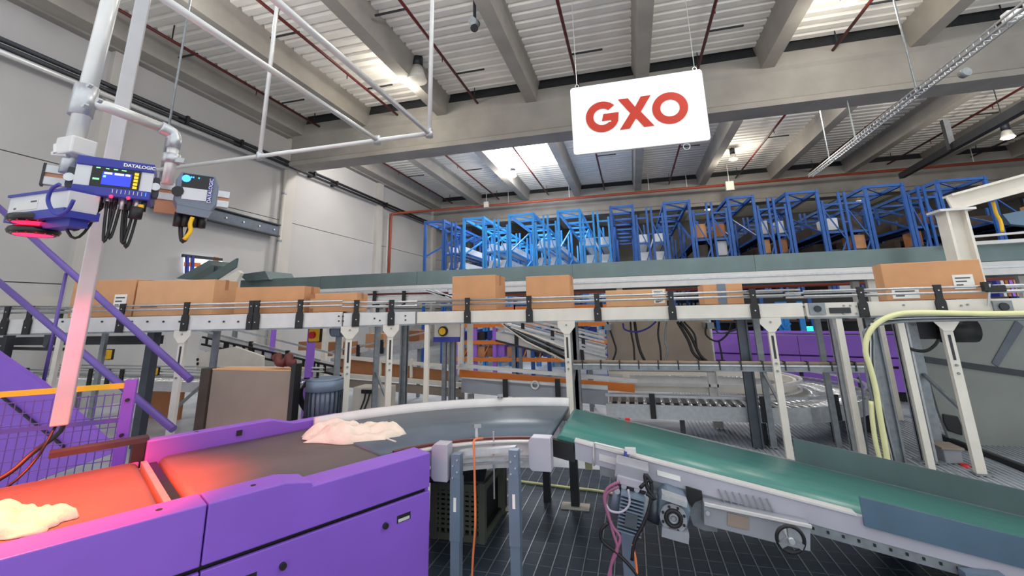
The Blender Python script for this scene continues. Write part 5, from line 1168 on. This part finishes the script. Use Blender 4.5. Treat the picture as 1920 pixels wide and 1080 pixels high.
    # rear posts supporting the rollers
    for px, Yy, w, m, lab in ((1078, 6.35, .1, 'galv_dull', 'grey rear leg beside the cream double leg'), (1395, 6.3, .12, 'steel_channel', 'grey rear leg left of the cream leg below the middle rollers'), (1328, 7.2, .13, 'alu_white', 'white post at the right edge of the grey sheet panel'), (848, 6.4, .09, 'galv_dull', 'grey rear leg left of the purple-blue rack'), (758, 5.95, .09, 'galv_dull', 'grey rear leg right of the angled section')):
        p = at(px, 640, Y=Yy); t = thing('support_leg', lab, 'leg', (p.x, Yy, 0)); MB().box(p.x-w/2, Yy-.03, 0, p.x-w/2+.02, Yy+.05, 1.52).build('flange', m, t); MB().box(p.x-w/2, Yy, 0, p.x+w/2, Yy+.02, 1.52).build('web', m, t); MB().box(p.x+w/2-.02, Yy-.03, 0, p.x+w/2, Yy+.05, 1.52).build('flange', m, t)
mid_clutter()
def uturn():
    z = .42; cx, cy, Ro, Ri = 1.45, 8.14, 1.72, .95
    t = thing('u_turn_roller_conveyor', 'large U-turn roller conveyor with white frame on the grating floor', 'conveyor', (cx, cy, 0))
    N = 40; P = [math.radians(-90+180*i/N) for i in range(N+1)]
    def ringp(r0, r1, z0, z1, nm, m):
        path = [('s', -.45+(cx+.45)*i/4) for i in range(4)]+[('a', a) for a in P]+[('e', cx-(2.0)*i/4) for i in range(1, 5)]
        def prof(q):
            k, v = q
            if k == 's': f = lambda r: V3((v, cy-r, 0))
            elif k == 'a': f = lambda r: V3((cx+math.cos(v)*r, cy+math.sin(v)*r, 0))
            else: f = lambda r: V3((v, cy+r, 0))
            return [f(r0)+V3((0, 0, z0)), f(r1)+V3((0, 0, z0)), f(r1)+V3((0, 0, z1)), f(r0)+V3((0, 0, z1))]
        MB().sweep(prof, path).build(nm, m, t)
    ringp(Ro, Ro+.03, z-.16, z+.01, 'outer_frame', 'galv'); ringp(Ri-.03, Ri, z-.16, z+.01, 'inner_frame', 'alu_white')
    ringp(Ri-.02, Ri+.02, z+.12, z+.16, 'inner_guide', 'alu_white'); ringp(Ro-.02, Ro+.02, z+.10, z+.13, 'outer_guide', 'galv')
    ringp(Ri-.1, Ri-.06, z+.03, z+.14, 'inner_guard', 'cream_steel')
    ringp(Ri, Ro, z-.12, z-.11, 'lower_pan', 'dark_steel')
    c = V3((-.4, cy-(Ro+Ri)/2, z-.02)); r = MB().cyl(c-V3((0, (Ro-Ri)/2-.01, 0)), c+V3((0, (Ro-Ri)/2-.01, 0)), .026, 8).build('roller', 'roller', t, True)
    k = 1
    while -.4+k*.115 < cx: copy(r, c+V3((k*.115, 0, 0)), t); k += 1
    for i in range(1, 46):
        a = -math.pi/2+math.pi*i/46; m_ = (Ro+Ri)/2; copy(r, V3((cx+math.cos(a)*m_, cy+math.sin(a)*m_, z-.02)), t, (0, 0, a+math.pi/2))
    for i in range(14): copy(r, V3((cx-.1-i*.13, cy+(Ro+Ri)/2, z-.02)), t)
    for a in (-90, -60, -30, 0, 40):
        a = math.radians(a); e = V3((math.cos(a), math.sin(a), 0)); p = V3((cx, cy, 0))+e*(Ro+.045)
        MB().cbox(p+V3((0, 0, z)), .02, .06, .3, e, V3((-e.y, e.x, 0))).build('bracket', 'black', t)
        p = V3((cx, cy, 0))+e*(Ro-.05); MB().cbox(p+V3((0, 0, (z-.16)/2)), .05, .05, z-.16, e, V3((-e.y, e.x, 0))).build('leg', 'dark_steel', t)
    for x in (.15, ): MB().box(x-.035, cy-Ro-.07, z-.15, x+.035, cy-Ro-.04, z+.15).build('bracket', 'black', t)
    for x in (.5, -.3): MB().box(x-.03, cy-Ro+.02, 0, x+.03, cy-Ro+.07, z-.16).build('leg', 'dark_steel', t)
uturn()
def far_purple():
    # far purple machine: front receding slightly
    a, b = at(1302, 632, Y=10.6), at(1760, 640, Y=9.3); P, Q = (a.x, a.y), (b.x, b.y); A, B, d, n = plan(P, Q); L = (B-A).length
    t = thing('purple_belt_machine', 'long purple sheet-metal machine in the background right of the grey sheet panel', 'conveyor', (A+B)/2)
    zt = 1.07
    def pr(s0, s1, z0, z1, o, th, nm, m, par=t): return MB().prism([A+d*s0+n*o+V3((0, 0, z0)), A+d*s1+n*o+V3((0, 0, z0)), A+d*s1+n*o+V3((0, 0, z1)), A+d*s0+n*o+V3((0, 0, z1))], n*th).build(nm, m, par)
    cut = [0, 1.9, 3.0, L]
    for s0, s1 in zip(cut, cut[1:]):
        pr(s0+.004, s1-.004, zt-.34, zt, 0, .14, 'upper_panel', 'purple_far'); dr = pr(s0+.004, s1-.004, .16, zt-.37, 0, .1, 'access_door', 'purple_far')
        for f in (.25, .55, .8): pr(s0+(s1-s0)*f-.09, s0+(s1-s0)*f+.09, zt-.53, zt-.49, -.006, .005, 'slot', 'black', dr); pr(s0+(s1-s0)*f-.22, s0+(s1-s0)*f-.18, zt-.53, zt-.49, -.006, .005, 'lock', 'black', dr)
    pr(0, L, zt, zt+.02, .02, .12, 'top_rail', 'purple_far'); pr(0, L, .0, .17, .05, .1, 'plinth', 'black'); pr(0, L, .1, zt-.02, .14, 1.1, 'body', 'purple_far')
    pr(0, L, zt-.02, zt+.0, .2, .9, 'belt', 'black'); pr(0, L, zt-.05, zt+.04, 1.2, .1, 'far_rail', 'purple_far')
    pr(L+.01, L+.05, .05, zt, -.05, .08, 'corner_strip', 'alu_white')
    # clutter above it: rack pieces
    t = thing('blue_trestle', 'blue crossed trestle standing behind the far purple machine', 'trestle', at(1480, 632, Y=12.4))
    for px in (1467, 1478, 1508): p = at(px, 620, Y=12.4); MB().box(p.x-.06, 12.4, 0, p.x+.06, 12.46, 1.75).build('post', 'blue_pale_lit', t)
    for a, b in (((1462, 632), (1482, 606)), ((1484, 632), (1464, 606))): MB().bar(at(*a, Y=12.37), at(*b, Y=12.37), .05, .04).build('brace', 'blue_pale_lit', t)
    c = at(1519, 617, Y=11.5); o = thing('signal_lamp', 'small green signal lamp above the far purple machine', 'lamp', c); MB().cyl(c-V3((0, 0, .06)), c+V3((0, 0, .06)), .06, 12).build('lens', 'led_green', o, True); MB().cyl((c.x, c.y, 0), c-V3((0, 0, .06)), .03, 8).build('pole', 'dark_steel', o)
    t = thing('dark_shelving', 'dark brown shelving with cartons behind the far purple machine', 'shelving', at(1560, 615, Y=12.9)); a, b = at(1345, 600, Y=12.9).x, at(1720, 600, Y=12.9).x
    for z in (.9, 1.25, 1.6): MB().box(a, 12.9, z, b, 13.6, z+.05).build('shelf', 'dark_steel', t)
    MB().box(a, 13.6, 0, b, 13.65, 2.0).build('back_sheet', 'black', t)
    for i in range(5): x = a+(b-a)*i/4; MB().box(x-.04, 12.85, 0, x+.04, 12.9, 1.9).build('post', 'blue_rack', t)
    for i in range(9):
        m = ['cardboard_dark', 'wood_dark', 'cardboard'][i % 3]; x = a+(b-a)*(i+.2)/9; o = MB().box(x, 12.95, 1.3, x+(b-a)*.07, 13.4, 1.5+.08*(i % 3)).build('carton', m)
        tag(o, f'{NTH[i]} brown carton from the left on the dark shelving behind the far purple machine', 'carton', 'cartons on the dark shelving')
far_purple()
def right_side():
    # big grey machine wall at the right
    Y = 6.9
    t = thing('grey_machine_housing', 'tall grey sheet-metal machine housing at the right edge with a handle hole', 'housing', at(1850, 860, Y=Y))
    pts = [(1690, 612), (1722, 640), (1760, 770), (1790, 850), (1830, 868), (1990, 905), (1990, 595), (1720, 600)]
    MB().prism([at(x, y, Y=Y) for x, y in pts], (0, .05, 0)).build('side_sheet', 'housing_grey', t)
    MB().prism([at(x, y, Y=Y-.012) for x, y in ((1733, 668), (1990, 705), (1990, 717), (1737, 680))], (0, .012, 0)).build('fold_rib', 'dark_steel', t)
    MB().prism([at(x, y, Y=Y-.012) for x, y in ((1905, 600), (1920, 612), (1872, 688), (1860, 680))], (0, .012, 0)).build('fold_rib', 'steel_channel', t)
    MB().prism([at(x, y, Y=Y-.02) for x, y in ((1768, 776), (1797, 781), (1804, 798), (1806, 817), (1778, 808), (1770, 792))], (0, .02, 0)).build('handle_hole', 'black', t, bevel=.01)
    MB().prism([at(x, y, Y=Y-.03) for x, y in ((1717, 668), (1728, 668), (1752, 778), (1742, 780))], (0, .03, 0)).build('white_edge', 'alu_white', t)
    MB().prism([at(x, y, Y=Y-.02) for x, y in ((1706, 664), (1716, 668), (1742, 755), (1733, 755))], (0, .03, 0)).build('purple_edge', 'purple_far', t)
    t = thing('black_drive', 'black drive drum hanging under the right rollers before the grey housing', 'motor', at(1780, 620, Y=6.3))
    MB().prism([at(x, y, Y=6.35) for x, y in ((1698, 602), (1770, 602), (1776, 636), (1722, 636))], (0, .3, 0)).build('housing', 'black', t, bevel=.02)
    c = at(1800, 618, Y=6.3); MB().cyl(c-V3((.2, 0, 0)), c+V3((.12, 0, 0)), .14, 16).build('drum', 'black', t, True)
    pts = [at(x, y, Y=6.0) for x, y in ((1690, 606), (1690, 640), (1710, 655), (1735, 658), (1752, 648), (1760, 636))]
    tag(MB().tube(spline(pts), .016, 8).build('drive_cable', 'black', None, True), 'black cable sagging from the black drive drum', 'cable')
    # cable run along underside and down
    t = thing('cable_run', 'grey cable run under the right rollers turning down beside the grey legs', 'cables', at(1660, 640, Y=5.62)); Y = 5.62
    for k in range(6):
        pts = [at(1990, 590+k*1.6, Y=Y), at(1800, 592+k*1.6, Y=Y), at(1680, 594+k*2, Y=Y), at(1640-k*3, 602+k*3, Y=Y), at(1628-k*3.2+10, 640, Y=Y), at(1640-k*3, 700, Y=Y), at(1658-k*3, 780, Y=Y), at(1680-k*3, 870, Y=Y)]
        MB().tube(spline(pts), .014, 7).build('cable', ['galv_dull', 'dark_steel', 'galv', 'black', 'steel_channel', 'galv_dull'][k], t, True)
    pts = [at(x, y, Y=5.55) for x, y in ((1990, 586), (1850, 588), (1730, 586), (1680, 590), (1645, 606), (1627, 630), (1623, 660), (1632, 690), (1642, 730), (1650, 780), (1662, 850), (1668, 890))]
    tag(MB().tube(spline(pts), .026, 10).build('yellow_green_cable', 'yellow_cable', None, True), 'thick pale yellow cable arching over and down beside the right rollers', 'cable')
    pts = [at(x, y, Y=5.57) for x, y in ((1633, 752), (1636, 790), (1642, 830), (1652, 870))]
    tag(MB().tube(spline(pts), .022, 10).build('yellow_green_cable', 'yellow_cable', None, True), 'short second yellow cable beside the thick one near the floor', 'cable')
    pts = [at(x, y, Y=5.57) for x, y in ((1610, 700), (1618, 740), (1622, 800), (1630, 870))]
    tag(MB().tube(spline(pts), .01, 8).build('grey_cable', 'steel_channel', None, True), 'thin blue-grey cable hanging left of the yellow one', 'cable')
    # legs between
    for px0, py0, py1, Yy, w, m, lab in ((1688, 610, 870, 6.1, .12, 'galv', 'grey channel leg right of the yellow cable'), (1640, 640, 870, 5.95, .12, 'galv_dull', 'grey channel leg behind the yellow cable'), (1567, 610, 850, 5.9, .12, 'galv', 'weathered grey leg left of the yellow cable')):
        p = at(px0, py0, Y=Yy); t = thing('support_leg', lab, 'leg', (p.x, Yy, 0))
        MB().box(p.x-w/2, Yy-.03, 0, p.x-w/2+.02, Yy+.05, 1.52).build('flange', m, t); MB().box(p.x-w/2, Yy, 0, p.x+w/2, Yy+.02, 1.52).build('web', m, t); MB().box(p.x+w/2-.02, Yy-.03, 0, p.x+w/2, Yy+.05, 1.52).build('flange', m, t)
        MB().box(p.x-w, Yy-.06, 0, p.x+w, Yy+.08, .015).build('foot', 'galv_dull', t)
    # floor items
    p = at(1790, 870, Z=0); t = thing('grey_junction_box', 'small grey box with red cap standing on the floor before the grey housing', 'box', p); a = at(1768, 842, Y=p.y); b = at(1802, 842, Y=p.y)
    MB().box(a.x, p.y, 0, b.x, p.y+.2, a.z).build('body', 'grey_paint', t, bevel=.01); MB().box(a.x-.02, p.y-.02, a.z, b.x+.02, p.y+.22, a.z+.02).build('lid', 'beige_panel', t)
    c = at(1811, 880, Y=p.y-.05); MB().cyl(c-V3((0, 0, .02)), c+V3((0, 0, .05)), .05, 14, .035).build('red_cap', 'red', t, True); MB().cyl(c-V3((0, 0, .08)), c-V3((0, 0, .02)), .09, 14).build('cap_base', 'paper', t, True)
    t = thing('floor_edge_angle', 'black steel edge angle lying on the floor before the grey housing', 'trim', at(1800, 830, Z=0)); MB().bar(at(1745, 812, Z=.03), at(1990, 905, Z=.03), .05, .06).build('angle', 'black', t)
    # racks goods strip behind largest carton
    for j, (px0, px1) in enumerate(((1870, 1990),)):
        a, b = at(px0, 540, Y=13).x, at(px1, 540, Y=13).x
        for k in range(14):
            for lv, z in enumerate((1.75, 2.2)):
                m = ['scanner_blue', 'shelf_white', 'cardboard_dark', 'purple_far', 'cardboard_pale'][(k+lv*2) % 5]; nm = {'scanner_blue': 'blue', 'shelf_white': 'white', 'cardboard_dark': 'brown', 'purple_far': 'purple', 'cardboard_pale': 'tan'}[m]
                x = a+(b-a)*k/14; o = MB().box(x+.01, 13, z, x+(b-a)/14-.02, 13.4, z+.38).build('upright_file', m); tag(o, f'{nm} upright package, {(NTH+["thirteenth", "fourteenth"])[k]} in the {["lower", "upper"][lv]} row behind the largest carton', 'package', 'packages right of the largest carton')
right_side()
